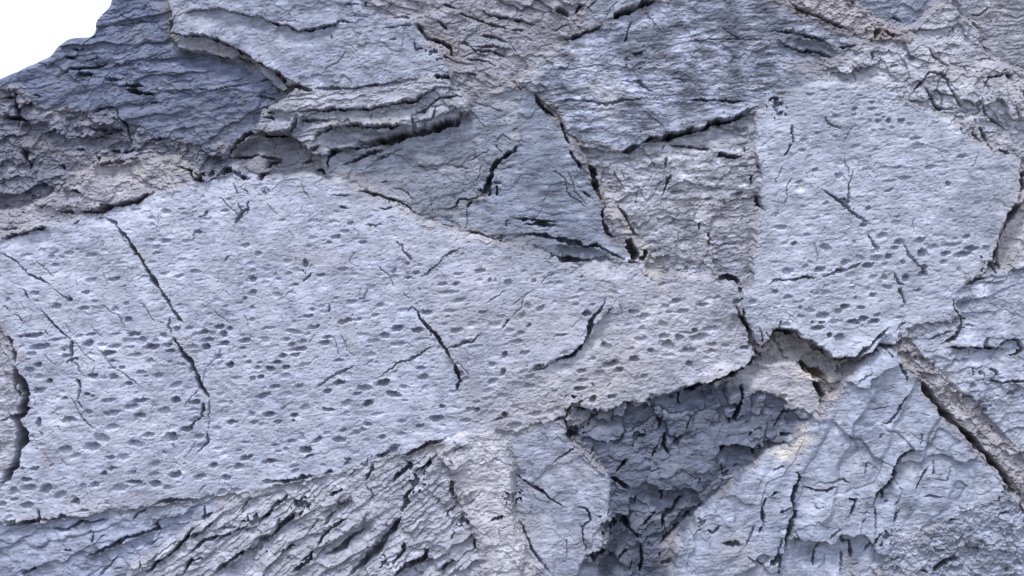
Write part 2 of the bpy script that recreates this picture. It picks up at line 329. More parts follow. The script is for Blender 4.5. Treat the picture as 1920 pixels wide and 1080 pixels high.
# fine relief everywhere
H += grit * (.018 * fbm(X, Y, 24, 3, 121, gain=.62, Ly=15, ang=12) + .018 * fbm(X, Y, 7, 3, 131, gain=.65, Ly=5))
H += .010 * fbm(X, Y, 16, 3, 141, Ly=5.5, ang=8) + .006 * fbm(X, Y, 4, 2, 145)
q = fbm(X, Y, 9, 3, 851, Ly=4.5, ang=10); H -= (.04 + .09 * grit) * np.clip(q - .38, 0, .5)      # pocks and dents
q = np.abs(fbm(X, Y, 60, 3, 861, Ly=26, ang=-35)); H -= .05 * np.clip(1 - q / .018, 0, 1) * sstep(.0, .4, fbm(X, Y, 90, 2, 871))   # hairline joints
q = np.abs(fbm(X, Y, 50, 3, 881, Ly=24, ang=40)); H -= .05 * np.clip(1 - q / .018, 0, 1) * sstep(.1, .5, fbm(X, Y, 80, 2, 891))
# flaky little steps
q = fbm(X, Y, 60, 4, 151, Ly=34, ang=14); H += grit * .05 * (np.floor(q * 7 + .3 * noise(X / 6, Y / 6, 155)) / 7 - q)

TILE = {'a': (0, 0), 'b': (480, 0), 'c': (960, 0), 'd': (1440, 0), 'e': (0, 270), 'f': (480, 270), 'g': (960, 270), 'h': (1440, 270),
        'i': (0, 540), 'j': (480, 540), 'k': (960, 540), 'l': (1440, 540), 'm': (0, 810), 'n': (480, 810), 'o': (960, 810), 'p': (1440, 810)}
# pits: x y half-width half-height [tilt], quarter units within each tile
PITS = {
'e': '265 738 30 12;310 797 28 18;195 838 45 15;385 850 30 15;460 852 22 12 -30;520 820 40 14;690 832 48 16;790 800 40 12;1015 495 40 14;1100 512 32 12;1250 510 40 20;1145 552 30 12;1140 612 32 14;970 650 28 12;1145 722 36 14;1250 728 40 16;1185 775 36 14;1415 732 45 16;1520 400 18 16;1380 870 40 14;1150 888 32 12;955 822 40 12;690 1025 48 20;860 1018 45 18;1100 998 36 14;1245 970 40 10;1355 992 45 12;1480 955 40 12;1850 762 32 18;1890 895 30 14;1895 1015 30 22;1900 950 25 12;800 905 50 8;910 893 40 8;1000 935 40 10;410 910 35 12;1560 560 40 10;1300 905 30 8;1455 480 22 10;1690 500 30 12;1370 490 30 8;1720 415 22 12',
'f': '420 708 30 18;600 698 38 16;665 655 38 14;425 577 42 14;580 585 40 12;850 550 36 14;735 978 38 12;655 942 42 14;1035 955 26 14;1205 970 30 12;1140 1005 30 10;170 1015 28 14;75 945 36 16;145 978 14 10;480 985 30 12;245 975 30 16;800 740 34 12;545 742 20 12;1400 1050 36 14;1520 975 40 14;1680 952 38 16;1755 1022 20 14;1795 1028 18 12;1890 1045 30 24;1230 908 20 10;930 985 26 10;1040 1000 26 20;200 570 32 10;650 470 30 8 -5;400 765 35 12;30 825 26 16;710 595 24 12;640 770 40 8;1500 1050 30 12;1140 900 20 10;1080 868 22 8;290 1058 26 12',
'g': '90 960 30 14;190 980 24 12;165 1028 26 12;280 1045 26 12;360 1045 36 14;300 975 40 12;1240 360 60 14 5;1520 510 50 22;1480 415 40 12;1700 375 40 16',
'h': '90 628 52 16;290 688 30 18;190 748 26 14;120 750 30 12;430 780 46 22 -20;145 955 40 26;385 940 42 18;575 888 36 20 20;680 852 36 16 -15;805 860 42 20;745 912 44 18;895 845 26 18;870 905 26 14;535 950 40 16;975 735 38 20;1130 725 46 16;1225 775 40 20;1370 758 75 14;1480 700 32 16;1400 712 26 8;1520 785 50 20;1635 785 28 24;1455 828 70 20 5;1320 825 36 16;1150 820 40 26;1300 885 30 16;845 690 46 20 15;640 740 16 14;945 780 30 14;1265 692 60 12;1330 305 24 16;1005 262 46 14;900 282 60 8;1435 100 46 14;1275 142 50 10;1200 180 40 12;1090 22 60 16;895 18 40 8;800 45 26 8;655 22 40 16;360 32 40 10;255 48 30 12;310 95 26 8;180 195 26 14;355 195 26 14;235 288 34 14;525 238 32 22;235 330 40 18;430 445 20 14;445 532 22 8;265 468 30 8;1420 945 20 18;1150 975 36 20;865 1005 22 22;1025 1005 26 28;1160 925 20 20;745 485 20 14;680 405 34 8;960 548 26 12;800 570 24 12;735 190 40 10;850 180 50 8;960 180 30 14;1570 200 34 10;1290 235 34 8;1360 500 20 14;1550 450 30 12;900 350 40 12 15;1160 435 34 8;1110 40 50 10;1390 580 24 12;350 555 40 8 12;710 610 30 12;1000 890 24 14;890 1070 36 10',
'd': '475 620 22 8;600 642 34 10;410 685 40 10;520 685 32 12;310 712 36 10;505 740 30 8;770 750 26 8;765 780 24 12;870 750 30 10;930 762 18 10;545 792 22 8;635 828 24 12;765 825 36 14;545 826 24 8;500 878 32 14;630 868 18 8;815 866 34 10;920 848 28 10;850 885 14 8;680 910 28 16;745 915 14 14;810 918 26 18;890 915 20 18;985 915 28 20;355 930 28 8;635 952 20 10;370 1000 26 10;775 985 20 10;840 980 20 8;910 968 14 8;975 1035 18 10;495 1028 20 10;265 1050 30 12;1090 1045 40 14;1050 940 30 10;700 745 36 8;670 725 26 8',
'i': '80 48 32 8;270 38 32 16;640 35 32 12;280 96 14 10;425 140 34 22;525 90 26 12;715 102 28 12;630 152 48 12;955 116 18 10;870 160 30 18;970 235 26 18;255 355 95 16 5;610 360 40 12 10;700 345 50 10;880 350 40 8;440 385 60 12;310 437 70 18;1020 345 50 14;980 398 62 20;1085 382 28 16;1180 396 32 14;1245 355 28 20;1340 305 22 18;1430 300 30 12;1545 330 40 16;1480 345 28 14;1600 340 26 14;1560 390 50 14;1650 290 40 14;1730 305 22 16;1685 345 30 22;1840 395 48 16;1680 415 44 16;1445 440 44 16;1550 440 30 20;1480 480 44 12;500 455 32 18;680 415 42 20;780 425 40 16;875 440 44 20;990 440 38 12;1150 440 60 20;1275 425 40 12;1290 468 34 12;830 485 50 18;1030 500 56 12;1145 548 40 20;865 545 26 12;1285 550 22 10;930 594 28 10;860 598 28 10;1070 628 36 14;500 510 30 16;250 495 40 14;295 572 32 14;230 610 40 20;715 658 40 18;800 668 44 12;870 662 34 18;1110 658 22 10;1200 655 38 18;305 665 40 14;380 698 22 14;305 765 48 20 12;990 712 28 12;1330 725 46 20 15;670 795 26 12;710 802 18 8;500 825 24 10;840 835 60 14;1070 840 70 14;1325 838 36 20;1470 855 42 18;1010 885 60 20;865 932 65 20;1070 950 46 18;685 925 36 16;1245 920 42 30;1460 910 44 10;525 988 62 22;295 1010 18 36;855 1040 50 22;1405 1055 40 20;1885 950 36 16;1735 1005 40 16;1900 1010 30 14;1670 855 40 14;1730 860 16 14;1730 575 28 20;1660 800 34 10;1700 135 26 10;1640 95 40 14;1900 150 22 14;1840 80 20 14;1800 115 24 8;1900 40 36 22;1900 240 24 14;1870 555 22 14;1900 680 20 18;1820 450 30 10;1640 515 30 18;1370 570 36 10;60 90 24 16',
'j': '420 165 18 12;515 178 40 12;495 138 26 12;395 212 40 12;290 255 22 12;105 298 52 10;285 328 66 14 -5;440 292 44 14;235 385 40 14;350 398 34 14;520 412 42 18;530 370 40 12;130 438 56 12 8;325 458 66 14;270 425 28 16;75 400 34 16;300 500 44 14;205 508 34 14;160 555 34 12;230 592 30 12;112 602 32 18;15 598 22 18;30 560 24 10;370 572 44 14 8;670 250 62 16 15;930 130 36 14;830 100 30 10;715 105 40 14;805 350 50 14;885 398 56 14;970 355 42 20;1060 302 50 20 8;1215 315 48 18;1070 420 62 14;1165 440 18 10;1235 382 50 10;1105 168 56 14;1280 182 52 18;1460 172 52 14;1520 100 60 18 15;1625 268 42 18 10;1505 320 46 18 10;1450 35 70 14;1425 270 24 12;1440 215 20 8;1840 212 34 12;1800 270 50 18;1580 405 50 16 12;1640 438 52 14;1865 500 26 20;1770 572 26 16;1850 628 20 28 -20;1770 700 42 18 25;1850 810 44 16;1870 955 26 20;1815 985 44 10 15;860 500 46 18 8;620 545 36 10;1330 545 16 12;1240 598 38 12;1260 668 48 18 8;695 648 40 14 12;625 708 46 16;815 750 54 22;950 712 64 22 12;540 775 32 16;65 805 60 20 20;220 800 56 16;760 795 40 12 15;1030 795 56 20 -10;680 865 44 22 18;845 858 42 20 25;370 898 42 22 18;550 912 54 12 -5;100 945 50 18 8;290 955 30 16;285 993 18 10;165 1005 32 14;670 940 36 12 15;910 945 50 12 10;1350 980 50 20;1575 990 40 14;1600 910 50 14 15;1660 910 20 14;1655 855 26 14;1730 830 40 10 20;1745 770 44 14 10;1570 685 34 14;1540 645 26 16;835 1020 34 12 -5;1100 1000 36 10;1230 1035 36 14 15;650 1065 30 12;780 1068 60 12 10;60 375 50 8;145 740 40 14;40 670 26 14;330 735 30 16;890 205 30 12;600 75 26 10 20;1400 885 22 14 20;1700 180 36 10;770 240 26 10',
'k': '70 218 26 16;120 138 26 24;215 150 40 16 30;130 280 26 10 30;65 340 34 16;40 400 50 14;95 488 46 14 10;370 352 46 10;320 105 20 12;475 122 28 12;605 125 26 10;560 190 30 22 30;460 75 40 10;400 480 34 10;140 665 34 14;205 590 36 20 20;390 590 48 12;135 735 44 14;520 620 36 16;320 770 18 12;300 855 34 10;175 945 50 16;25 890 40 16;20 1035 50 26;610 530 34 16;705 572 28 20;760 560 46 20 15;800 612 34 18;890 455 30 14;920 532 46 20;1040 468 30 14 20;700 440 40 26;970 388 46 24;985 218 48 20 12;905 175 36 16;945 180 18 8;1235 100 60 16 15;1150 138 36 14;1275 175 52 16 10;1180 182 30 12;1430 125 44 12;1475 80 40 10;1530 75 30 10;1435 235 16 10;1550 248 42 14 20;1490 305 66 18 8;1370 320 20 14;1640 305 38 16;1670 225 36 24;1400 375 80 24;1250 375 36 26 30;1160 430 52 34 -15;1325 468 60 20 5;1495 475 46 14;1605 435 36 14;1750 445 40 14 10;1310 335 70 8 -5;1140 360 40 16;1170 505 50 12;655 640 40 18;745 815 40 14 10;840 780 14 10;950 675 36 14;995 660 30 14;530 690 50 10;510 755 50 14 10;1055 815 44 20 20;520 20 26 14;990 125 18 12;870 280 36 10;1330 570 30 20;610 835 30 24;330 905 34 14',
'l': '145 68 34 14;50 30 24 14;200 105 20 8;245 212 28 16;525 182 32 20;410 208 54 24;500 255 52 16;370 300 52 16;400 262 24 12;335 258 14 10;575 138 36 16;695 148 30 10;655 75 18 12;640 252 46 16;670 262 14 14;708 230 36 18;810 202 32 14;795 250 42 16;530 375 42 24;460 355 16 20;975 222 30 10;745 10 30 14;780 55 30 16;360 45 16 12;118 820 34 20;168 738 18 14;1120 15 30 10;900 5 26 10;240 150 16 14',
'm': '510 130 54 28;712 105 70 28;790 40 60 28 -10;1040 78 62 24 -10;1130 15 46 16 10;1500 30 34 20;850 182 36 16;945 180 44 22;590 175 56 16 20;860 265 40 16 10;800 300 28 12;1250 150 22 12;1315 98 12 16;1850 195 54 18 8;1605 252 36 18 10;1790 262 36 22;1700 342 34 22;1505 335 48 18 15;1320 318 48 22;1175 310 40 12;1180 385 46 22;1265 410 30 16;1030 370 60 14 -8;915 418 64 26 8;728 388 36 20 15;640 402 32 18;220 415 60 20;205 352 46 14;105 445 34 26;355 425 50 30 30;460 470 50 24 30;110 505 30 12;205 550 52 24;580 515 34 22 25;20 540 40 14;265 272 34 16;170 272 20 10;75 690 46 24;180 690 40 20;815 525 24 8;640 580 36 8;1660 450 36 22 20;1765 432 40 16;1640 125 30 14;1840 78 34 10;1795 140 26 8;215 75 26 12;1520 100 40 16 20;1300 30 50 28;1000 300 36 14;560 490 24 14;1060 400 36 12',
'n': '465 60 44 16 20;635 58 58 18 5;372 135 44 22 -5;260 68 40 10;140 102 30 8;165 150 24 10;220 130 20 14;100 222 46 16;530 8 30 10;95 372 52 14;550 298 36 14 20;1030 130 46 22 30;945 40 30 16;1090 18 44 14;290 258 40 10 20;940 180 40 12;400 180 36 10 20;750 10 40 10'}
# cracks: width: points (quarter units within the tile); a single point is a deep hole
CR = {
'a': '7:1340 110 1400 110 1470 75 1560 70 1650 65 1760 90 1900 130;12:1290 250 1380 265 1530 262 1650 300 1750 350 1830 400 1910 440;14:1300 330 1380 360 1520 385 1640 430 1780 425 1850 460 1920 490;5:1100 660 1180 665 1300 690;6:1180 660 1560 665 1700 645 1920 615;9:760 575 920 578;9:880 625 1050 635;14:920 660 1140 695;9:400 570 500 505 700 500 780 465;12:540 550 680 550;5:870 490 780 490;5:640 195 800 175 1000 160 1200 140;4:700 105 850 70;4:860 90 1000 165;9:840 800 860 850 920 940 950 1080;12:650 960 900 970;9:640 1040 760 990 900 975;18:0 870 90 890 230 890;14:80 660 90 880 100 960;24:0 725 60 720;8:840 800 720 810 680 830;9:1090 765 1180 765;6:980 330 1100 310 1240 325;6:820 460 900 480 1000 440 1180 400;7:960 620 1060 640;6:1090 540 1180 520;7:1080 30;6:1100 50 1200 80;9:1270 110 1290 180 1270 250;9:1100 1030 1200 1030;9:1250 1050 1360 1030;16:1750 1060 1830 1000 1900 990;12:540 950;12:130 890 240 880;10:240 700 300 710;10:460 430 560 430;10:620 440 720 430;12:520 360 610 360;6:1300 600 1340 590',
'b': '10:0 110 100 160 170 190 240 200 320 240 420 235 540 200 640 165 740 185;4:150 160 300 160 310 185;26:150 510 200 590 205 630;10:0 470 90 500 150 530;10:205 640 330 660 440 690;7:0 610 60 590 120 600;7:0 715 140 740;7:440 670 600 672 780 655 900 640 980 630 1100 590;20:1340 588 1460 580;16:320 835 450 840 620 825 860 820 950 805 1080 780 1200 750 1320 690 1390 640;6:880 820 860 900;26:0 1010 200 1000 290 940 310 860;9:330 920 420 910 560 905;16:430 1060 480 990 560 950 700 940 1000 945 1150 930;40:740 1065 900 1062 1000 1050 1200 1000 1340 960 1500 920 1560 820;9:1180 860 1260 830 1330 780 1400 740 1540 720;8:1190 920 1320 880 1360 800;14:1180 870 1190 1000;5:1640 770 1760 785 1850 830;16:1400 30 1500 60;9:1500 95 1640 125 1780 175 1900 200;6:1540 225 1650 215;8:1500 310 1560 310 1640 370 1760 375 1900 430;8:1620 335 1780 335 1900 355;10:1690 245 1900 300;10:1690 45 1740 95 1830 110 1920 115;7:1570 435 1680 440 1800 490;7:950 135 1150 135;7:960 215 1050 210 1180 190;14:1180 150 1220 200 1280 290 1400 300 1450 350 1490 440;18:1330 400;14:1360 440 1450 440;5:510 550 530 510 620 470 680 400;5:780 500 880 465;4:700 135 860 135;8:660 45 780 30;12:800 50 830 10;8:1000 310 1060 290;12:1570 540 1650 550;9:60 800 130 860;12:60 860 140 900;8:1440 700 1460 670 1550 690;6:1850 900 1860 920;5:1780 1070 1850 1010 1920 1060;5:1370 1060 1470 1000;8:1350 140 1440 210;8:1180 310 1200 370 1260 380;7:570 260 580 310',
'c': '32:750 135 820 90 900 60 980 25 1100 5;8:310 220 430 165;14:400 290 480 260 560 235 640 205 680 185;11:560 60 630 5;20:320 60 440 85;20:470 100 540 20;5:710 130 740 60 790 10;10:0 120 90 150 180 175;18:0 215 90 215;7:0 330 30 380;8:850 320 880 230 895 150;7:350 745 560 750 660 775 780 765 850 745 1020 735;7:820 605 960 610 1060 680;6:430 510 640 490 700 495;32:960 1070 1050 1030 1180 1020 1300 985 1420 960 1520 915 1640 890 1740 850 1830 800;5:1560 950 1680 985;6:1580 200 1700 290 1740 295;4:1360 300 1900 290;7:0 590 70 660;14:160 700 240 820 330 880;14:370 900 400 1010 430 1080;10:950 520 990 490;5:910 520 915 570;8:880 450;7:1120 745;7:1200 580 1330 590;6:1790 135 1840 130;7:0 980 40 950;6:40 1070 90 1020;9:1340 740 1760 760;7:560 955 640 960;6:900 880;10:910 400 980 380',
'd': '11:160 20 280 95 420 150 600 225;11:600 0 660 40;11:940 120 1020 155;34:820 240;20:880 230 960 280;11:530 350 600 350 660 340;9:0 240 180 230 300 260 420 310 470 340;10:80 300 180 350 380 400 500 440;9:900 520 980 495;8:1200 370 1230 430 1290 480 1340 500;9:1050 720 1100 660 1200 550 1280 550 1340 600 1360 680 1400 750 1430 800 1500 835;9:1160 660 1200 720 1240 790 1270 830 1330 830 1400 810;8:1460 490 1480 540;8:1640 690 1620 650 1640 590 1700 580 1780 550;26:1790 560 1800 600;5:1780 600 1785 770;10:1590 780 1610 860 1680 910 1780 970;8:1660 430 1720 455;7:1560 440 1650 435;9:1540 95 1600 90 1690 40;12:1420 960 1450 1020;12:1520 1010 1560 1030;14:1580 950 1640 1080;24:1910 710;30:60 775;16:75 855;9:180 930 180 1080;7:420 890 470 940 550 970;4:560 1070 600 990 620 970;7:620 490 690 560;9:1000 620 1060 590;8:560 460 600 455;6:800 690 880 640;6:940 670 980 760;6:1060 770 1090 820;10:1380 240;6:1540 320;6:0 410 140 410;8:1780 40 1750 30;8:1830 790 1860 880 1910 900;8:1700 740',
'e': '14:0 710 80 695 200 660 300 635 350 620;7:0 640 130 630;11:460 350 540 345 620 365;11:420 505 560 515;24:600 520 720 500 760 490 900 450 1000 420 1150 360;20:735 505;8:600 575 560 600;15:780 545 860 590 920 660 965 710 990 770 1030 830 1070 890 1120 950 1160 1000 1210 1080 1250 1140 1280 1200;7:0 800 70 850 140 900 200 965 300 1020 380 1070;6:250 870 320 925 400 990;5:770 730 785 770;6:765 550 770 620;4:1195 550 1195 640;6:1310 570 1320 610;5:780 960 800 1040 820 1070;5:565 1020 575 1080;6:1650 400 1700 460 1780 520 1830 570;8:1770 610 1810 530 1870 480;8:1740 290 1790 390;8:1830 340 1870 385;8:1490 555 1560 500;9:1700 890 1735 840;6:1290 410 1310 350;12:700 80 740 150 850 130 940 115;16:790 45 880 45;16:900 60 980 40;18:960 100 1020 105;18:170 50 210 50;10:140 0 170 80 210 140 200 190;18:430 150 470 180;16:1320 150 1400 180 1450 250 1550 270;18:1550 270 1620 230 1700 190 1760 210 1830 250 1900 240;18:1570 230;12:1690 110 1720 40 1760 0;12:1700 100 1780 110 1920 70;6:920 690 960 770;5:1190 560;6:1640 960 1630 1040;7:1800 450 1830 560;5:850 690 865 740;6:1220 210 1250 245;5:1270 260 1320 320;6:1090 250 1180 235;8:540 40 620 20;8:150 490 160 510;6:40 470 60 540 140 520;8:1870 430 1860 530;12:1490 660;6:1840 640 1810 690;5:930 960 935 1000;10:1540 240 1440 200;6:500 40 520 120;8:280 480 340 440',
'f': '24:0 245 50 220;9:0 80 70 100 180 105;18:430 205 480 190 530 225;14:530 180 540 90 600 40 680 20 900 10 1000 0;10:640 150 720 110 830 75 880 60 960 40;14:340 0 400 40 480 5;10:775 345 860 365 940 385 1010 415 1080 430 1150 490 1210 540;6:1020 320 1100 345 1150 385 1190 430;9:920 485 970 490 1010 465;27:1930 45 1860 90 1800 150 1770 200 1740 290 1700 380 1690 400;8:1690 400 1600 420 1530 410 1500 460 1450 475;12:1580 480 1620 430;7:1840 70 1800 30 1790 0;28:1735 350;5:1400 155 1480 110;6:1480 165 1610 185;6:1590 130 1640 100 1750 40;4:1690 150 1650 270;7:1540 780 1440 840 1350 910 1300 960 1240 1000;6:910 920 990 980 1030 1070;7:1050 730 1090 770 1140 830 1180 880;8:1590 655 1700 680 1810 720;6:340 290 370 360 415 420;5:70 390 170 300;5:90 440 160 530;7:560 390 700 375;9:830 600 900 610 950 590;7:340 1040 410 970;16:360 915;6:700 890 720 850 750 820;3:1310 400 1320 520;7:1890 560 1880 630;9:1780 290 1850 300;12:1080 770 1100 760;5:1460 570 1460 630;5:1580 480 1580 640;6:1480 380 1500 420;7:1100 20 880 120;6:1300 70 1280 80;6:980 130 1010 110;6:820 190 880 120;8:930 275 990 275;10:1830 700;5:240 650 280 690;6:680 1060 740 1010;5:340 460 320 520;14:170 110 60 170;8:330 130 440 115;9:620 470 680 475;10:50 350;7:1500 700 1490 740',
'g': '14:0 60 40 10;12:440 40 480 110 520 180;26:590 150 620 230 640 330 670 430;10:700 460 680 500 685 570 720 650 760 700 790 690;8:800 470 850 540 890 620 940 690;40:870 700 900 780 960 870;50:960 880 1000 840 1000 790;20:870 880 950 890;10:20 555 180 575 340 582;11:90 600 340 610;14:50 680 250 690 340 715 480 730 540 760 640 760 760 820 860 880;18:340 840 380 870 480 865 600 855;5:310 190 400 270 420 360 500 420 550 460;5:420 200 470 340 560 450;20:830 70 900 30 960 0;9:1130 40 1160 0;11:1180 0 1280 10 1400 30 1500 40;14:1540 90 1600 75 1640 95 1740 80;9:1765 60 1750 10;8:1160 80 1150 180;8:1130 390 1160 300 1190 220;7:1700 150 1780 170;16:1850 190 1850 130;24:1800 240 1800 320;20:1840 380 1850 450 1870 490;12:1400 640 1420 580;22:1470 660 1490 700 1485 760;22:1520 1020 1600 1000 1680 1020 1710 1060;14:500 1000 540 1000;6:220 1050 280 990 320 965;7:770 200 830 320;6:830 180 850 280;5:920 450 960 320;5:1060 550 1070 520;6:1180 610 1210 560 1270 520;6:1240 660 1250 720 1220 760;8:1070 800;10:1300 940;5:950 940 1030 1000;12:530 350 600 400;6:1040 990 1040 1050;7:1370 560 1390 520;10:320 840;8:1500 860 1510 900;5:1500 760 1700 750',
'h': '6:565 100 575 150 600 180 595 240 620 250 635 190;7:620 250 600 310 590 400 575 460;18:570 445;9:400 340 470 380 540 440 600 490 690 560 760 600;8:740 670 790 740 830 790;5:110 165 60 270 70 310;6:180 260 140 350 140 410 120 450;4:350 740 375 850 375 890;7:1010 740 1040 820 1100 890 1150 940 1180 990;9:0 1050 60 1015 120 1025 200 1010 260 990 360 1010;7:400 1015 450 990 500 950 580 940 640 920 700 880;8:940 960 980 1050 1020 1060;8:170 0 150 50 120 90;18:1930 200 1910 260 1910 330 1870 350;36:1930 400 1880 490 1820 540 1790 640 1740 720 1720 850 1690 910;40:1680 905;9:1640 990 1560 1020 1480 1070;6:1700 1020 1610 1075;5:970 600 965 640;4:140 740 150 680;4:1550 60 1530 140 1500 180;12:1630 0 1650 60;14:1700 50 1760 60 1800 95;4:50 410 60 375;5:90 480 50 545;7:420 300 440 285;5:1275 320 1275 355;6:1890 910 1920 930;5:1090 560 1080 660',
'i': '8:180 0 200 50 215 90;6:390 0 500 70 540 100;8:310 160 370 230 440 300 510 360 550 390;9:545 390 545 520;18:550 525;8:580 540 610 640;9:580 680 620 740 610 800 590 840;7:590 840 640 900;6:520 790 590 910 640 970 680 1010 750 1060;6:560 400 610 450 660 510 740 560;5:780 125 840 185 890 200 945 300;5:1065 110 1120 190 1170 260;5:690 280 780 370;6:740 450 820 530 880 600 960 660 1040 710 1080 750;4:150 110 200 170;7:120 190 180 250;4:360 105 400 140;9:1210 0 1240 60 1280 125 1330 190 1385 265;7:1290 210 1275 290 1300 360;22:1300 360 1330 400 1370 480 1440 560 1480 640 1510 730 1570 835;10:1430 600 1440 640;9:1520 850 1520 960 1460 1010 1440 1070;6:1570 840 1560 960 1570 1080;5:1490 750 1430 830 1385 895;6:1550 600 1530 720;11:60 360 100 420 120 500 130 570;40:130 560 125 650 170 740 190 800 180 880 150 950 100 980 150 1080 190 1150 150 1220;14:110 650 120 740 160 830;4:1840 200 1870 320;8:350 320 370 360;5:510 220 530 250;6:500 265 550 340;5:340 590 380 640;5:340 520 430 580;6:620 540 680 580;6:680 660 730 590;8:450 1020 480 1060;5:1680 5 1730 60;5:1620 170 1720 270;5:1660 460 1560 590;8:40 130 70 160;9:40 480 60 510;6:260 830 250 890;4:1520 110 1560 150;10:80 975 0 1000;5:1670 900 1660 940',
'j': '6:280 5 230 50 165 95;6:850 0 800 80 760 100;6:800 0 760 90;11:1165 130 1210 180 1240 240 1300 300 1340 330 1380 400 1430 470 1480 570;8:1310 360 1330 320;7:1360 430 1280 455 1220 495 1160 530 1060 560 1020 610 930 670;7:1430 465 1500 440 1560 405 1620 400 1700 330;7:450 750 540 690 620 640 740 575;5:800 585 880 540;6:420 550 470 515;5:1720 120 1800 70 1890 10;8:1840 300 1900 220;4:205 890 285 850;8:545 120 545 190;4:580 370 600 450 620 520;18:1480 570 1520 700 1500 780;6:1100 30 1150 80;7:1240 40 1230 0;7:1165 130 1130 170;4:1500 560 1600 650;5:1050 220 1020 260;4:640 350 690 480;4:690 470 740 500;6:1770 330 1785 315;5:400 410 450 345;4:1900 400 1920 380;7:730 235',
'k': '6:0 220 70 150 90 60 170 10;6:0 130 90 60;20:705 80 700 120 640 180 600 240 590 300 560 370 520 430 460 490 400 515 340 545 290 575;7:150 625 200 610 240 600 270 570;5:450 300 500 250;11:1670 110 1700 190 1760 270 1830 380 1840 430;34:1840 440 1830 500 1790 570 1700 630 1580 680 1440 730 1330 750 1220 765;34:1690 25 1720 30;14:1680 100;6:500 870 580 820;34:480 885;7:840 915 920 865;8:1000 920 1050 880;10:1020 840 1100 800;14:1250 780 1270 880;10:1190 830 1240 820;24:1740 730 1740 810 1700 930 1620 1020;6:1440 930 1550 850;6:1440 930 1370 890;9:1350 970 1300 1060;9:1100 1060 1130 940;9:320 1000 400 960 430 880;9:560 1050 600 970 660 930;24:470 1070;12:710 200 740 140;5:730 290 720 260;10:1880 400 1850 300;14:1840 470 1900 540;8:600 700 610 750;7:1790 800 1830 800;8:1860 960 1920 880;8:1860 1050;5:1000 40 1000 80;6:520 360 560 310;4:810 110 830 240',
'l': '36:30 400 60 340 130 320 250 335;14:300 400 400 470 470 520 560 530 640 520 740 430 840 350 900 290;32:260 560 310 610 380 650 470 690;28:340 690 400 780 415 850 390 920;26:0 400;9:980 0 1000 50 1020 130;11:1380 80 1400 150 1450 240 1440 300 1400 370 1290 410;7:1190 400 1280 350 1380 320;20:1440 275;14:1340 440 1500 440 1620 450 1740 455;10:1740 430 1800 380 1870 390 1905 450 1860 490 1790 500;9:1640 695 1780 700 1930 690;14:1640 590 1690 630 1680 660;14:1590 650;10:1520 735;12:1500 810;14:1570 850;14:1610 900;9:890 440 930 510;9:970 540 1000 600 1025 660 1020 730;8:1040 785 1000 850 950 930 900 1000 840 1030;6:630 720 700 670 770 640 760 570;30:1110 670 1180 770 1250 850 1300 930 1380 1000 1460 1070 1540 1160;7:950 330 1040 240;8:1000 330 1000 430;8:980 380 980 280;5:720 910 900 880;6:440 820 480 900;6:560 720 600 800;6:850 775 940 750;9:1160 800 1220 810;7:1240 560 1230 650;5:1280 610 1270 650;5:1130 940 1200 950;7:1490 285 1560 290;5:1330 470 1340 520;7:1500 510 1510 470;8:100 240 80 300;6:560 150;14:540 630;5:370 1000 390 1070;7:60 1060 130 940 230 900;6:1550 160 1580 110;5:1620 0 1610 40;7:700 280;6:1160 150 1210 130;8:1780 790 1900 750;6:1840 1000 1880 980',
'm': '7:1560 0 1570 70 1480 150;5:1470 70 1390 210;40:100 -130 150 -60 180 0 140 90 120 200 80 290 40 360 0 420;12:10 705 150 690 290 670 300 640 280 570;7:300 665 420 650 550 630;9:1130 540 1200 505 1320 500 1460 495;9:380 740 480 740 600 670 700 680 800 660;8:1010 660 1040 610 1100 570;14:1190 660 1160 690 1190 730 1100 750 960 780 870 840 760 880 660 930;7:650 770 700 740;11:470 880 540 880;9:1530 550 1530 640 1600 600;14:1480 700 1400 800 1300 890 1200 960 1100 1060;7:750 1080 840 980 880 930;9:150 1075 300 990;8:1440 800 1600 680;16:1600 1060 1700 980 1800 900 1900 850;8:1640 720 1780 700;7:1790 600 1900 490;4:650 940 650 1000;10:1370 1060 1440 950 1530 930;30:1900 670;6:240 30 280 90;8:310 0 340 40;6:480 200 520 260;5:640 400 670 470;6:1500 460 1550 400;5:900 600 930 660;8:700 740 700 830;5:590 910 650 940;7:740 810 790 770;8:1000 870;5:1110 860 1220 790;8:860 1020 920 1010;10:1060 960 1080 1040;4:340 150 390 230;8:1650 800 1760 740 1860 700;10:1420 900 1540 800 1660 760',
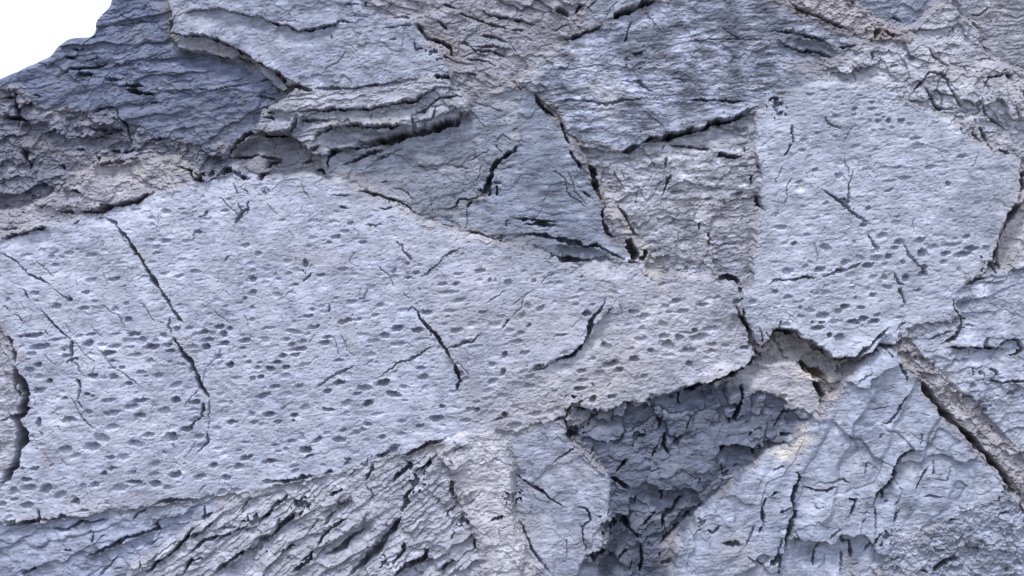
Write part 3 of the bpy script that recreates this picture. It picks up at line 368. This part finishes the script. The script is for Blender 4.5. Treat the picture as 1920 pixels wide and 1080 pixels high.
'n': '11:100 370 250 355 440 320;12:510 310 580 290;9:910 185 1000 160;14:1090 165 1180 140 1280 100 1420 50;7:1480 150 1570 95;5:1580 250 1720 195;6:1780 195 1920 260;16:0 680 100 600 250 470;16:0 860 150 740 300 600;38:360 540;28:560 470 660 420;18:150 550 250 500;10:450 850 560 720 680 640;14:500 930 640 870 740 790 810 730;24:700 1070 820 960 930 880 1000 760 1060 680 1090 620;24:1100 590 1130 500 1110 480 1200 400;40:1200 380;14:1020 370 1090 300 1160 250 1130 210;12:820 370 870 290 870 240;12:1200 290 1300 250 1310 190;30:1030 1060 1130 1000 1230 950 1280 900 1260 860;14:1370 1040 1440 980 1500 950;8:1240 660 1270 655;8:1140 680 1180 660;10:1110 800 1120 880 1050 960 1030 1010;7:860 510 890 470 830 400;6:910 600 930 660;6:800 660 840 590;14:280 1040 400 950 420 880;20:1460 360 1470 430 1490 500;28:1550 670;14:1750 660 1860 620;6:1580 540 1640 500 1700 430;5:1820 720 1840 840;34:1910 480;22:960 970;16:640 550;10:200 880 300 840;12:1650 780 1640 880;8:970 680 1000 700;12:900 870;12:420 900 340 960;10:230 960 260 940;14:40 870;10:320 640 350 600;9:600 590 500 700;14:680 240;12:820 240;10:1450 200 1480 230;8:1350 550 1380 500;8:1440 650 1450 590 1520 560;6:980 210 1000 250;6:1580 890 1540 930;9:1220 1060;7:1560 720;10:760 280 700 330;8:380 750 480 640;10:160 700 180 640;8:1450 790 1500 750;5:500 1040 550 1070;5:1840 720 1920 680;12:1900 600 1890 580;9:740 520 640 560',
'o': '34:400 20 490 10;7:470 105 400 165 310 225;10:20 320 100 380 200 430 300 510 400 570;9:490 565 560 575 590 660 530 710 530 800 555 900;38:560 930 630 960 700 880;9:60 690 130 830 190 930 280 1070;14:740 350 800 370 880 430;24:830 620 870 700 970 790;38:730 690;15:970 850 990 1000 960 1070;11:800 960 860 890;12:1140 10 1140 100 1190 180;7:1210 100 1290 10;9:1010 290 1060 300 1110 270;14:1130 440 1120 520;10:1050 190 1090 150;10:1300 470 1240 530 1170 600 1130 650 1140 740;9:980 690 1080 600;11:1110 840 1190 760 1250 690;22:1810 200 1840 140 1900 130;9:1540 680 1540 710 1490 750 1440 720;12:1900 480 1860 580 1880 680 1840 760;16:1570 820 1620 830 1720 830;7:1730 850 1820 700;18:1420 665;16:1590 310;16:650 80 700 60;16:780 310 870 210;10:600 180 610 110;8:880 1040 900 960;5:1480 820 1475 870;9:1400 340 1400 410;16:1150 970;8:1230 440 1230 410;6:410 790 420 960;5:230 590 250 620;5:300 640 320 700;18:980 20;10:1800 0 1780 20;9:1540 160 1640 90;8:1560 230 1580 290;14:1270 650 1350 610;8:920 560 930 480;9:1660 260 1700 250;20:10 480;8:1760 930 1900 1000',
'p': '24:210 290 240 350 200 430 190 540 200 600 170 690 140 760 130 880;20:130 890 60 930 0 990;12:80 610 170 550;8:60 920 60 860 100 780;9:280 420 340 430 440 435 520 410;7:440 380 500 380 560 365 600 390;11:600 500 650 510 630 590 620 640;8:680 600 750 600;8:720 650 700 670;22:1140 120 1060 130 990 190 940 280 950 330 880 400 820 450 790 560;12:870 430 850 520;7:800 560 800 680 790 780;14:860 740 730 900;22:885 780;9:930 690 990 580;6:960 720 900 790;8:1140 0 1140 90;8:1230 200 1245 320;13:620 800 625 950;11:540 790 570 820 620 800;8:340 1010 350 880 400 820;7:460 800 550 710;6:440 900 430 980 380 1010;11:80 930 80 1070;5:180 710 230 780 250 850;34:1390 -90 1470 0 1560 100 1650 200 1740 320 1840 460;34:1790 430;7:820 50 860 10;11:1860 500 1910 590;14:1500 830 1570 870;26:1240 1040 1320 970 1420 930;16:1120 1030 1200 1060;10:1290 830 1330 830;8:640 1000 690 990;7:550 900 550 1080;12:40 290 110 260;7:1100 430 1180 260;6:1240 350 1330 350 1370 260;5:450 640 460 600;6:550 100 600 80;12:0 480 60 440;16:1700 600 1780 590;9:1340 660 1400 640;12:1250 890;10:1900 650;7:1160 480 1300 470;9:880 540 900 510;7:960 540;6:1640 690 1670 740;10:1760 1010;10:1580 810;8:910 970 990 940;7:970 750;18:100 30 170 20;7:740 230 720 330;6:1780 200 1800 170'}
def side_dist(x, y, P):
    best = np.full(x.shape, 1e9, np.float32); sg = np.ones(x.shape, np.float32); tt = np.zeros(x.shape, np.float32)
    ds = [math.dist(P[i], P[i + 1]) for i in range(len(P) - 1)]; tot = sum(ds); L = 0
    for i in range(len(P) - 1):
        ax, ay = P[i]; bx, by = P[i + 1]; dx, dy = bx - ax, by - ay; n = dx * dx + dy * dy + 1e-6
        t = np.clip(((x - ax) * dx + (y - ay) * dy) / n, 0, 1)
        d = np.hypot(x - ax - t * dx, y - ay - t * dy); m = d < best
        best = np.where(m, d, best); sg = np.where(m, np.sign(dx * (y - ay) - dy * (x - ax)), sg); tt = np.where(m, (L + t * ds[i]) / tot, tt); L += ds[i]
    return best * sg, tt
LX = X + .5 * (WX - X) + 2.2 * fbm(X, Y, 14, 3, 801); LY = Y + .5 * (WY - Y) + 2.2 * fbm(X, Y, 14, 3, 811)
LN = fbm(X, Y, 9, 3, 821)
for t, wd, a_ in LEDGES:
    P = pts(t); a = np.array(P); R_ = wd + 46
    sl = box(a[:, 0].min() - R_, a[:, 1].min() - R_, a[:, 0].max() + R_, a[:, 1].max() + R_)
    if H[sl].size == 0: continue
    d, tt = side_dist(LX[sl], LY[sl], P)
    tap = np.clip(4 * tt * (1 - tt) * 2.2, 0, 1)
    e = np.where(d > 0, -np.clip(d / wd, 0, 1) * (1 - sstep(wd, wd + 38, d)), .35 * (1 - sstep(0, 30, -d)))
    H[sl] += a_ * tap * (e + .16 * LN[sl] * ((d > 0) & (d < wd)))
crid = np.full(X.shape, -1, np.int32); pitid = np.full(X.shape, -1, np.int32); crw = []
G = np.zeros(X.shape, np.float32)
VW = np.clip(1.0 + .75 * fbm(X, Y, 30, 3, 161), .55, 1.7)               # the cracks swell and pinch along their length
def seg_min(x, y, P, sl):
    best = np.full(x.shape, 1e9, np.float32); L = 0; tt = np.zeros(x.shape, np.float32)
    ds = [math.dist(P[i], P[i + 1]) for i in range(len(P) - 1)]; tot = sum(ds) or 1
    for i in range(len(P) - 1):
        ax, ay = P[i]; bx, by = P[i + 1]; dx, dy = bx - ax, by - ay; n = dx * dx + dy * dy + 1e-6
        t = np.clip(((x - ax) * dx + (y - ay) * dy) / n, 0, 1)
        d = np.hypot(x - ax - t * dx, y - ay - t * dy); m = d < best
        best = np.where(m, d, best); tt = np.where(m, (L + t * ds[i]) / tot, tt); L += ds[i]
    return best, tt
KX = X + .5 * (WX - X) + 1.3 * noise(X / 7, Y / 7, 831) + .8 * noise(X / 3, Y / 3, 833)
KY = Y + .5 * (WY - Y) + 1.3 * noise(X / 7, Y / 7, 841) + .8 * noise(X / 3, Y / 3, 843)
for key in CR:
    ox, oy = TILE[key]
    for c in CR[key].split(';'):
        wd, t = c.split(':'); wd = float(wd) / 4; wd = wd + .55 * min(wd, 2.6) * (wd >= 1.7)
        P = [(ox + a / 4, oy + b / 4) for a, b in pts(t)]
        if len(P) == 1: P = [(P[0][0] - wd * .35, P[0][1] + .5), (P[0][0] + wd * .35, P[0][1] - .5)]; hole = True
        else: hole = False
        a = np.array(P); pad = wd + 9
        sl = box(a[:, 0].min() - pad, a[:, 1].min() - pad, a[:, 0].max() + pad, a[:, 1].max() + pad)
        if G[sl].size == 0: continue
        x = KX[sl]; y = KY[sl]
        d, tt = seg_min(x, y, P, sl)
        taper = 1 if hole else .15 + .85 * np.clip(4 * tt * (1 - tt) * 1.5, 0, 1) ** .8
        hw = np.maximum(.8, (wd * .66) * taper * (1 if hole else VW[sl]))
        dep = S * (1.5 + (4.2 + 4 * min(1, max(0, wd - 2) / 2)) * hw) * np.clip(taper * 1.4, 0, 1)
        length = 0 if hole else sum(math.dist(P[i_], P[i_ + 1]) for i_ in range(len(P) - 1))
        dep *= .5 if hole else .3 + .7 * min(1, length / 50)
        if not hole and length < 30: hw = np.maximum(.7, hw * .66)
        if hole: d = d * (1 + 1.1 * LN[sl]); dep *= .8
        g = dep * np.clip(1 - (d / (hw + .35)) ** 2, 0, 1) ** .55
        m = g > G[sl]
        G[sl] = np.maximum(G[sl], g)
        n = len(crw); crw.append(wd)
        if wd >= 1.7: crid[sl][m & (d < hw * .9)] = n
        # the rock above a crack stands a little proud of the rock below it
        if not hole and wd > 2:
            up = np.zeros(d.shape, np.float32)
            yc = np.interp(tt, np.linspace(0, 1, len(P)), [p[1] for p in P])
            H[sl] += S * wd * .35 * np.exp(-d / 5.0) * np.where(y < yc, 1, -.4) * np.clip(1 - d / pad, 0, 1)
H -= G; HB = H + G                                  # HB: the face without its cracks
pk = []
for key in PITS:
    ox, oy = TILE[key]
    for c in PITS[key].split(';'):
        v = [float(q) for q in c.split()]
        pk.append((ox + v[0] / 4, oy + v[1] / 4, v[2] / 4, v[3] / 4, (v[4] if len(v) > 4 else 6), .32 + .85 * (((v[0] * 7 + v[1] * 13) % 97) / 97) ** 1.2))
rng = np.random.RandomState(5)
base = len(pk); A = np.array(pk)
pn = fbm(X, Y, 150, 2, 171)
for t in range(3600):                               # many faint small pits between the clear ones
    px, py = rng.uniform(X0, X1), rng.uniform(Y0, Y1)
    iy, ix = int((py - Y0) / STEP), int((px - X0) / STEP)
    o = REG[lab[iy, ix]][7].get('pits', 0)
    if rng.rand() > o * (.55 + .6 * pn[iy, ix]): continue
    a = rng.choice([rng.uniform(1.8, 4.5), rng.uniform(4, 10)]); b = a * rng.uniform(.3, .55)
    if (np.hypot((A[:, 0] - px) / (A[:, 2] + a), (A[:, 1] - py) / (A[:, 3] + b)) < 1.05).any(): continue
    pk.append((px, py, a, b, rng.normal(8, 12), rng.uniform(.12, .5))); A = np.array(pk)
PX = X + 2.0 * fbm(X, Y, 9, 2, 181); PY = Y + 1.5 * fbm(X, Y, 9, 2, 191)
floorn = .22 * noise(X / 3.2, Y / 2.6, 195)
for n, (px, py, a, b, ang, dd) in enumerate(pk):
    dd = dd * (min(1.1, max(.75, (py - 60) / 420)) if px > 1400 else min(1.25, max(.75, (py - 160) / 420)))
    R = max(a, b) * 1.7 + 3; sl = box(px - R, py - R, px + R, py + R)
    if G[sl].size == 0: continue
    c, s = math.cos(math.radians(ang)), math.sin(math.radians(ang))
    x = PX[sl] - px; y = PY[sl] - py
    u = (x * c - y * s) / (a * 1.08 + .3); v = (x * s + y * c) / (b * 1.22 + .4)
    v = np.where(v < 0, v * 1.0, v * .82)           # steep upper lip, floor that runs out at the lower rim
    r = np.sqrt(u * u + v * v)
    r = r + .24 * LN[sl]
    sh = np.minimum(1, np.clip(1 - r, 0, 1) * 1.9) * (1.25 - .85 * np.clip(v, -1, 1)) / 1.4
    H[sl] -= dd * S * (1.2 + 2.5 * min(b, 5.5)) * sh * (1 + floorn[sl])
    H[sl] += dd * S * .5 * np.exp(-((r - 1.2) / .22) ** 2) * (v < .2)
    m = (r < 1) & (crid[sl] < 0)
    pitid[sl][m] = n
# round the face off where it meets the open air
sb = blur(air.astype(np.float32), 7); H -= 2.2 * sb

# ------------------------------------------------------------------ tints of the rock, some with shade painted in
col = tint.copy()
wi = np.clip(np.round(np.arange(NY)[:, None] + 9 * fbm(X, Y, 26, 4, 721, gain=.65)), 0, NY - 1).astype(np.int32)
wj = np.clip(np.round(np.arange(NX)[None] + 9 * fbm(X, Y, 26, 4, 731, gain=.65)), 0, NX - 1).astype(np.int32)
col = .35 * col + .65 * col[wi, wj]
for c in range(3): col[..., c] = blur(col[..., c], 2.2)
n1 = fbm(X, Y, 70, 4, 701, gain=.6); n2 = fbm(X, Y, 30, 4, 711, gain=.65, Ly=13, ang=5)
tn = np.clip(tanw * .62 + .6 * tanw ** .5 * n1 * 1.4, 0, .9)[..., None]
TANC = np.array([.318, .302, .312], np.float32)
lum = col.mean(-1, keepdims=True) / .29
col = col * (1 - .75 * tn) + TANC * (.35 + .65 * lum) * (.75 * tn)
mo = np.array([r[7].get('mottle', .15 if 'pits' in r[7] else .26) for r in REG], np.float32)[lab]; mo = blur(mo, 3)
col *= (1 + mo * 1.3 * n2 + .10 * n1)[..., None]
sm = np.clip(seam * calmer * .75 * (1 + 1.2 * n2), 0, .7)[..., None]
col = col * (1 - sm) + np.array([.215, .207, .222], np.float32) * sm
st = np.array([r[7].get('streak', .13) for r in REG], np.float32)[lab]; st = blur(st, 5)
n3 = fbm(X, Y, 52, 4, 741, gain=.6, Ly=9, ang=2); n4 = fbm(X, Y, 90, 3, 751)
col *= np.clip(1 + st * (1.5 * n3 + .9 * n4), .45, 1.6)[..., None]
def stain(t, wd, rgb, amt, ang_noise=30):  # lays down stains, and also the painted shade under the stepped ledge
    P = pts(t); a = np.array(P); pad = wd * 2 + 12
    sl = box(a[:, 0].min() - pad, a[:, 1].min() - pad, a[:, 0].max() + pad, a[:, 1].max() + pad)
    if len(P) == 1: P = P * 2
    d, tt = seg_min(WX[sl], WY[sl], P, sl)
    f = np.exp(-(d / wd) ** 2) * amt * np.clip(.95 + .9 * n2[sl], 0, 1.2)
    f = np.clip(f, 0, 1)[..., None]
    col[sl] = col[sl] * (1 - f) + np.array(rgb, np.float32) * f
BR = (.185, .168, .175); TN = (.345, .322, .322); DK = (.10, .11, .14); WH = (.47, .46, .48)
for t, wd, c, a in [
    ('325 72 360 80 400 92 440 95 470 115 500 125 530 150 565 172', 8, BR, .9), ('305 5 315 30 320 60', 12, BR, .6),
    ('500 40 530 50 560 60', 5, BR, .6), ('790 40 820 60 850 90 860 115', 14, BR, .8), ('620 225 700 220 760 228', 6, (.27, .25, .235), .6),
    ('620 245 700 250 760 245', 8, (.10, .11, .13), .45), ('900 160 930 155 970 150', 10, TN, .5),  # the near-black strip is shade painted on the ledge's underside
    ('1015 185 1050 230 1085 275 1110 320 1130 370', 11, BR, .75), ('1150 395 1175 425 1200 470', 14, TN, .8), ('1140 440 1180 480', 8, BR, .7),
    ('1220 500 1235 530', 16, TN, .6), ('1450 2 1540 45 1600 65 1650 72', 12, BR, .55), ('1650 60 1680 68', 10, (.2, .16, .16), .8),
    ('1360 -60 1370 20 1375 60 1380 120 1385 150', 12, DK, .85), ('1340 20 1360 50', 12, DK, .6), ('1372 -40 1376 60 1378 170', 22, DK, .7), ('1180 70 1235 70 1200 110', 24, DK, .6), ('1450 60 1540 120 1480 160', 26, DK, .6), ('1130 110 1180 95', 16, DK, .4), ('1180 200 1260 210 1300 240', 18, DK, .35), ('1060 430 1110 470 960 450', 14, DK, .5), ('960 380 1020 300 1000 220', 26, (.17, .19, .235), .4), ('700 370 760 340 850 360', 26, (.17, .18, .22), .35), ('200 180 300 190 420 200', 30, (.115, .13, .18), .4), ('30 260 90 330', 26, (.13, .13, .16), .5), ('370 240 300 300', 20, (.13, .135, .17), .4), ('1390 160 1400 185', 16, DK, .5),
    ('1160 70 1175 95', 18, DK, .5), ('1200 60 1270 45', 12, DK, .45), ('1450 45 1500 75 1560 95', 16, DK, .55), ('1120 160 1140 185 1150 170', 22, WH, .55),
    ('1000 150 1010 130 1040 110', 9, WH, .4), ('1470 118 1540 130', 16, (.2, .185, .19), .5),
    ('1815 240 1850 270 1870 290', 12, BR, .6), ('1850 30 1880 20', 18, TN, .6), ('1745 120 1790 140', 30, TN, .35),
    ('1850 120 1920 200', 30, TN, .4), ('1900 440 1880 470 1870 500', 12, TN, .7), ('1900 330 1890 380', 14, TN, .5),
    ('1860 430 1850 450 1865 410', 7, DK, .4), ('150 330 200 320 250 320 320 325', 22, TN, .4), ('260 330 330 300', 20, TN, .5),
    ('60 260 100 280', 20, BR, .4), ('560 490 600 480 640 500', 26, TN, .28), ('640 600 660 650', 14, TN, .45), ('480 560 500 620', 20, TN, .2),
    ('260 470 270 490', 8, TN, .5), ('345 640 370 680', 10, TN, .4), ('30 650 45 670', 8, (.26, .21, .21), .5), ('0 610 5 640', 12, BR, .6), ('85 850 95 870', 8, (.3, .23, .25), .4),
    ('130 940 200 950 260 930', 18, (.31, .28, .31), .4), ('150 960 230 950', 8, WH, .35), ('1700 680 1760 770 1830 850', 7, (.12, .11, .13), .7), ('1000 760 1080 740 1140 720 1200 700', 34, TN, .4),
    ('960 640 1040 610 900 600', 40, TN, .2), ('870 660 880 720 900 760', 16, (.25, .245, .28), .45), ('930 790 870 780', 18, (.25, .245, .28), .4),
    ('560 950 600 960 640 940', 20, TN, .2), ('790 850 830 840', 8, TN, .6), ('860 900 920 930 960 990', 26, (.40, .375, .39), .45),
    ('1000 1060 990 1020', 12, WH, .35), ('880 930 890 990 920 1050', 12, (.23, .225, .26), .4), ('1468 850 1490 845 1510 820', 14, (.55, .50, .44), .9), ('1540 770 1560 745', 14, TN, .6),
    ('1500 700 1550 710 1560 715', 7, (.55, .48, .40), .8), ('1440 650 1480 660 1520 670', 14, TN, .6), ('1445 640 1480 625 1510 645', 7, BR, .7),
    ('1420 690 1480 690', 8, TN, .5), ('1370 1020 1400 1060', 30, (.30, .275, .285), .5), ('1590 1040 1600 1070', 16, BR, .6), ('1650 1070 1720 1075', 12, BR, .5),
    ('1700 680 1740 740 1800 800 1850 860 1890 910', 10, TN, .5), ('1880 880 1900 920', 10, BR, .7), ('1790 860 1860 920', 24, (.235, .25, .30), .3),
    ('1255 1000 1245 1060', 12, (.28, .25, .25), .5), ('1080 790 1130 800', 12, (.22, .205, .215), .5), ('1175 690 1130 640', 40, TN, .15),
    ('1560 900 1570 930 1540 960', 26, (.36, .375, .43), .35), ('1620 890 1640 930', 20, (.30, .305, .35), .4), ('1700 865 1710 880', 16, WH, .4),
    ('630 330 700 355 760 390', 18, TN, .4), ('850 420 920 440 980 450', 14, (.2, .185, .19), .5), ('740 380 770 405 800 420', 9, WH, .35), ('860 440 890 440 920 455', 9, WH, .45),
    ('150 15 250 20', 30, (.13, .155, .225), .4), ('880 60 950 90', 16, (.24, .26, .30), .5), ('1410 360 1425 470', 9, WH, .3), ('1320 420 1335 470', 12, WH, .3)]:
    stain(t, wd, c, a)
col *= np.array([1.09, 1.08, 1.085], np.float32)
col = np.clip(col, .03, .75).astype(np.float32)

# ------------------------------------------------------------------ materials
def rock_material():
    m = bpy.data.materials.new("weathered_limestone"); m.use_nodes = True
    nt = m.node_tree; n = nt.nodes; l = nt.links; b = n["Principled BSDF"]
    at = n.new("ShaderNodeAttribute"); at.attribute_name = "tint"
    tc = n.new("ShaderNodeTexCoord")
    geo = n.new("ShaderNodeNewGeometry")
    n1 = n.new("ShaderNodeTexNoise"); n1.inputs['Scale'].default_value = 5.5; n1.inputs['Detail'].default_value = 9; n1.inputs['Roughness'].default_value = .68
    mp = n.new("ShaderNodeMapping"); mp.inputs['Scale'].default_value = (1, 1, 2.2)
    l.new(geo.outputs['Position'], mp.inputs[0]); l.new(mp.outputs[0], n1.inputs['Vector'])
    r1 = n.new("ShaderNodeMapRange"); r1.inputs[1].default_value = .3; r1.inputs[2].default_value = .7; r1.inputs[3].default_value = .82; r1.inputs[4].default_value = 1.17
    l.new(n1.outputs[0], r1.inputs[0])
    mx = n.new("ShaderNodeVectorMath"); mx.operation = 'SCALE'
    l.new(at.outputs['Color'], mx.inputs[0]); l.new(r1.outputs[0], mx.inputs['Scale'])
    # thin pale mineral film in patches
    n2 = n.new("ShaderNodeTexNoise"); n2.inputs['Scale'].default_value = 1.7; n2.inputs['Detail'].default_value = 8; n2.inputs['Roughness'].default_value = .7
    l.new(mp.outputs[0], n2.inputs['Vector'])
    r2 = n.new("ShaderNodeMapRange"); r2.inputs[1].default_value = .52; r2.inputs[2].default_value = .72; r2.inputs[3].default_value = 0; r2.inputs[4].default_value = .28
    l.new(n2.outputs[0], r2.inputs[0])
    mc = n.new("ShaderNodeMix"); mc.data_type = 'RGBA'; pf = n.new('ShaderNodeVectorMath'); pf.operation = 'SCALE'; pf.inputs['Scale'].default_value = 1.55; l.new(at.outputs['Color'], pf.inputs[0]); l.new(pf.outputs[0], mc.inputs[7])
    l.new(r2.outputs[0], mc.inputs[0]); l.new(mx.outputs[0], mc.inputs[6]); l.new(mc.outputs[2], b.inputs['Base Color'])
    b.inputs['Roughness'].default_value = .86; b.inputs['Specular IOR Level'].default_value = .25
    n3 = n.new("ShaderNodeTexNoise"); n3.inputs['Scale'].default_value = 9; n3.inputs['Detail'].default_value = 8; n3.inputs['Roughness'].default_value = .7
    l.new(mp.outputs[0], n3.inputs['Vector'])
    bp = n.new("ShaderNodeBump"); bp.inputs['Strength'].default_value = .34; bp.inputs['Distance'].default_value = .032
    l.new(n3.outputs[0], bp.inputs['Height']); l.new(bp.outputs[0], b.inputs['Normal'])
    return m
rock = rock_material()
gm = bpy.data.materials.new("scree_ground"); gm.use_nodes = True
gb = gm.node_tree.nodes["Principled BSDF"]; gb.inputs['Roughness'].default_value = .9
gn = gm.node_tree.nodes.new("ShaderNodeTexNoise"); gn.inputs['Scale'].default_value = 2; gn.inputs['Detail'].default_value = 8
gr_ = gm.node_tree.nodes.new("ShaderNodeValToRGB"); gr_.color_ramp.elements[0].color = (.10, .10, .10, 1); gr_.color_ramp.elements[1].color = (.24, .23, .22, 1)
gm.node_tree.links.new(gn.outputs[0], gr_.inputs[0]); gm.node_tree.links.new(gr_.outputs[0], gb.inputs['Base Color'])

# ------------------------------------------------------------------ cut the face into one object per slab, with its cracks and pits as parts
VX = ((X - 960) * S).astype(np.float32).ravel(); VZ = (CZ - (Y - 540) * S - np.clip(.38 * (HB - blur(HB, 9)), -.05, .07))   # edges that stand out hang over a little
VZ = VZ.astype(np.float32).ravel(); VY = (-H).astype(np.float32).ravel()
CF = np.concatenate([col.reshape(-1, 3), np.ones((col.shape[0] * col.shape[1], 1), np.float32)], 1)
idx = np.arange(NX * NY).reshape(NY, NX)
Q = np.stack([idx[1:, :-1], idx[1:, 1:], idx[:-1, 1:], idx[:-1, :-1]], -1)      # faces look towards the camera
fl = lab[:-1, :-1].astype(np.int32).copy(); fl[air[:-1, :-1]] = -5
fc = crid[:-1, :-1]; fp = pitid[:-1, :-1]

def build(name, quads, parent=None, skirt=None, org=(0, 0, 0)):
    sk = skirt.ravel() if skirt is not None else np.zeros(0, quads.dtype)
    u, inv = np.unique(np.concatenate([quads.ravel(), sk]), return_inverse=True)
    inv = inv[:quads.size]
    co = np.stack([VX[u], VY[u], VZ[u]], 1); f = inv.reshape(-1, 4); cc = CF[u]
    if skirt is not None and len(skirt):
        su, si = np.unique(skirt.ravel(), return_inverse=True); si = si.reshape(-1, 2)
        n = len(co); nc = np.stack([VX[su], VY[su] + np.float32(1.6), VZ[su]], 1)
        top = np.searchsorted(u, su)
        co = np.concatenate([co, nc]); cc = np.concatenate([cc, CF[su]])
        f = np.concatenate([f, np.stack([top[si[:, 1]], top[si[:, 0]], n + si[:, 0], n + si[:, 1]], 1)])
    co = co - np.array(org, np.float32)
    me = bpy.data.meshes.new(name)
    me.vertices.add(len(co)); me.vertices.foreach_set('co', co.astype(np.float32).ravel())
    me.loops.add(f.size); me.loops.foreach_set('vertex_index', f.astype(np.int32).ravel())
    me.polygons.add(len(f)); me.polygons.foreach_set('loop_start', np.arange(0, f.size, 4, dtype=np.int32))
    me.update(calc_edges=True)
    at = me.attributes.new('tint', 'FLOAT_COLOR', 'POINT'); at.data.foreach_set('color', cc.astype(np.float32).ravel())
    me.materials.append(rock)
    o = bpy.data.objects.new(name, me); scn.collection.objects.link(o)
    if parent is not None: o.parent = parent
    else: o.location = org
    return o

GROUPS = {'pitted_slab': 'pitted slabs of the cliff', 'rock_slab': 'smooth slabs of the cliff', 'rubble_band': 'bands of broken rock'}
for i, r in enumerate(REG):
    m = fl == i
    if m.sum() < 30: continue
    # boundary edges of this slab, each wall going 1.6 m back into the cliff
    E = []
    p = np.pad(m, 1)
    c = p[1:-1, 1:-1]
    for dy, dx, (a, b) in ((-1, 0, (3, 2)), (1, 0, (1, 0)), (0, -1, (0, 3)), (0, 1, (2, 1))):
        nb = p[1 + dy:1 + dy + m.shape[0], 1 + dx:1 + dx + m.shape[1]]
        e = Q[c & ~nb]; E.append(e[:, [a, b]])
    E = np.concatenate(E)
    top = m.copy(); parts = []
    for nm, ids, base_min in (('crack', fc, 45), ('pit', fp, 12)):
        v = np.where(m & (ids >= 0) & ((fc < 0) if nm == 'pit' else True), ids, -1)
        k, cnt = np.unique(v[v >= 0], return_counts=True)
        o = np.argsort(-cnt); k = k[o]; cnt = cnt[o]
        k = k[cnt >= base_min]
        for q in k[:100]:
            mq = v == q; rr, cc = np.nonzero(mq.any(1))[0], np.nonzero(mq.any(0))[0]
            sl = (slice(rr[0], rr[-1] + 1), slice(cc[0], cc[-1] + 1)); keep_ = np.zeros_like(mq); keep_[sl] = largest(mq[sl])
            parts.append((nm, keep_, False))
        if len(k) > 100: parts.append((nm, np.isin(v, k[100:]), True))
    pa = np.where(m, -1, -9)
    for z, (nm, mm, st) in enumerate(parts): pa[mm] = z
    Lc = comps(pa == -1); edge = m & ~(p[:-2, 1:-1] & p[2:, 1:-1] & p[1:-1, :-2] & p[1:-1, 2:])
    keep = np.unique(Lc[edge & (pa == -1)])
    isl = (pa == -1) & ~np.isin(Lc, keep); pa[isl] = -2      # scraps ringed by a crack belong to that crack
    for it in range(60):
        if not (pa == -2).any(): break
        for dy, dx in ((0, 1), (1, 0), (0, -1), (-1, 0)):
            n = np.roll(pa, (dy, dx), (0, 1)); g = (pa == -2) & (n >= 0); pa[g] = n[g]
    pa[pa == -2] = -1
    parts = [(nm, pa == z, st) for z, (nm, mm, st) in enumerate(parts)]
    for nm, mm, st in parts: top &= ~mm
    ym, xm = np.argwhere(m).mean(0)
    org = ((X0 + xm * STEP - 960) * S, 0.0, CZ - (Y0 + ym * STEP - 540) * S)
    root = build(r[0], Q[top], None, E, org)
    root['kind'] = 'thing'; root['label'] = r[1]; root['category'] = r[2]
    if r[0] in GROUPS: root['group'] = GROUPS[r[0]]
    for nm, mm, st in parts:
        ys_, xs_ = np.nonzero(mm)
        o = build(nm, Q[ys_, xs_], root, None, org)
        if st: o['kind'] = 'stuff'
ground = bpy.data.meshes.new('ground')
ground.from_pydata([(-2000, -2000, 0), (2000, -2000, 0), (2000, 2000, 0), (-2000, 2000, 0)], [], [(0, 1, 2, 3)])
ground.materials.append(gm)
go = bpy.data.objects.new('ground', ground); go.location = (0, 0, 1.55); scn.collection.objects.link(go); go['kind'] = 'structure'
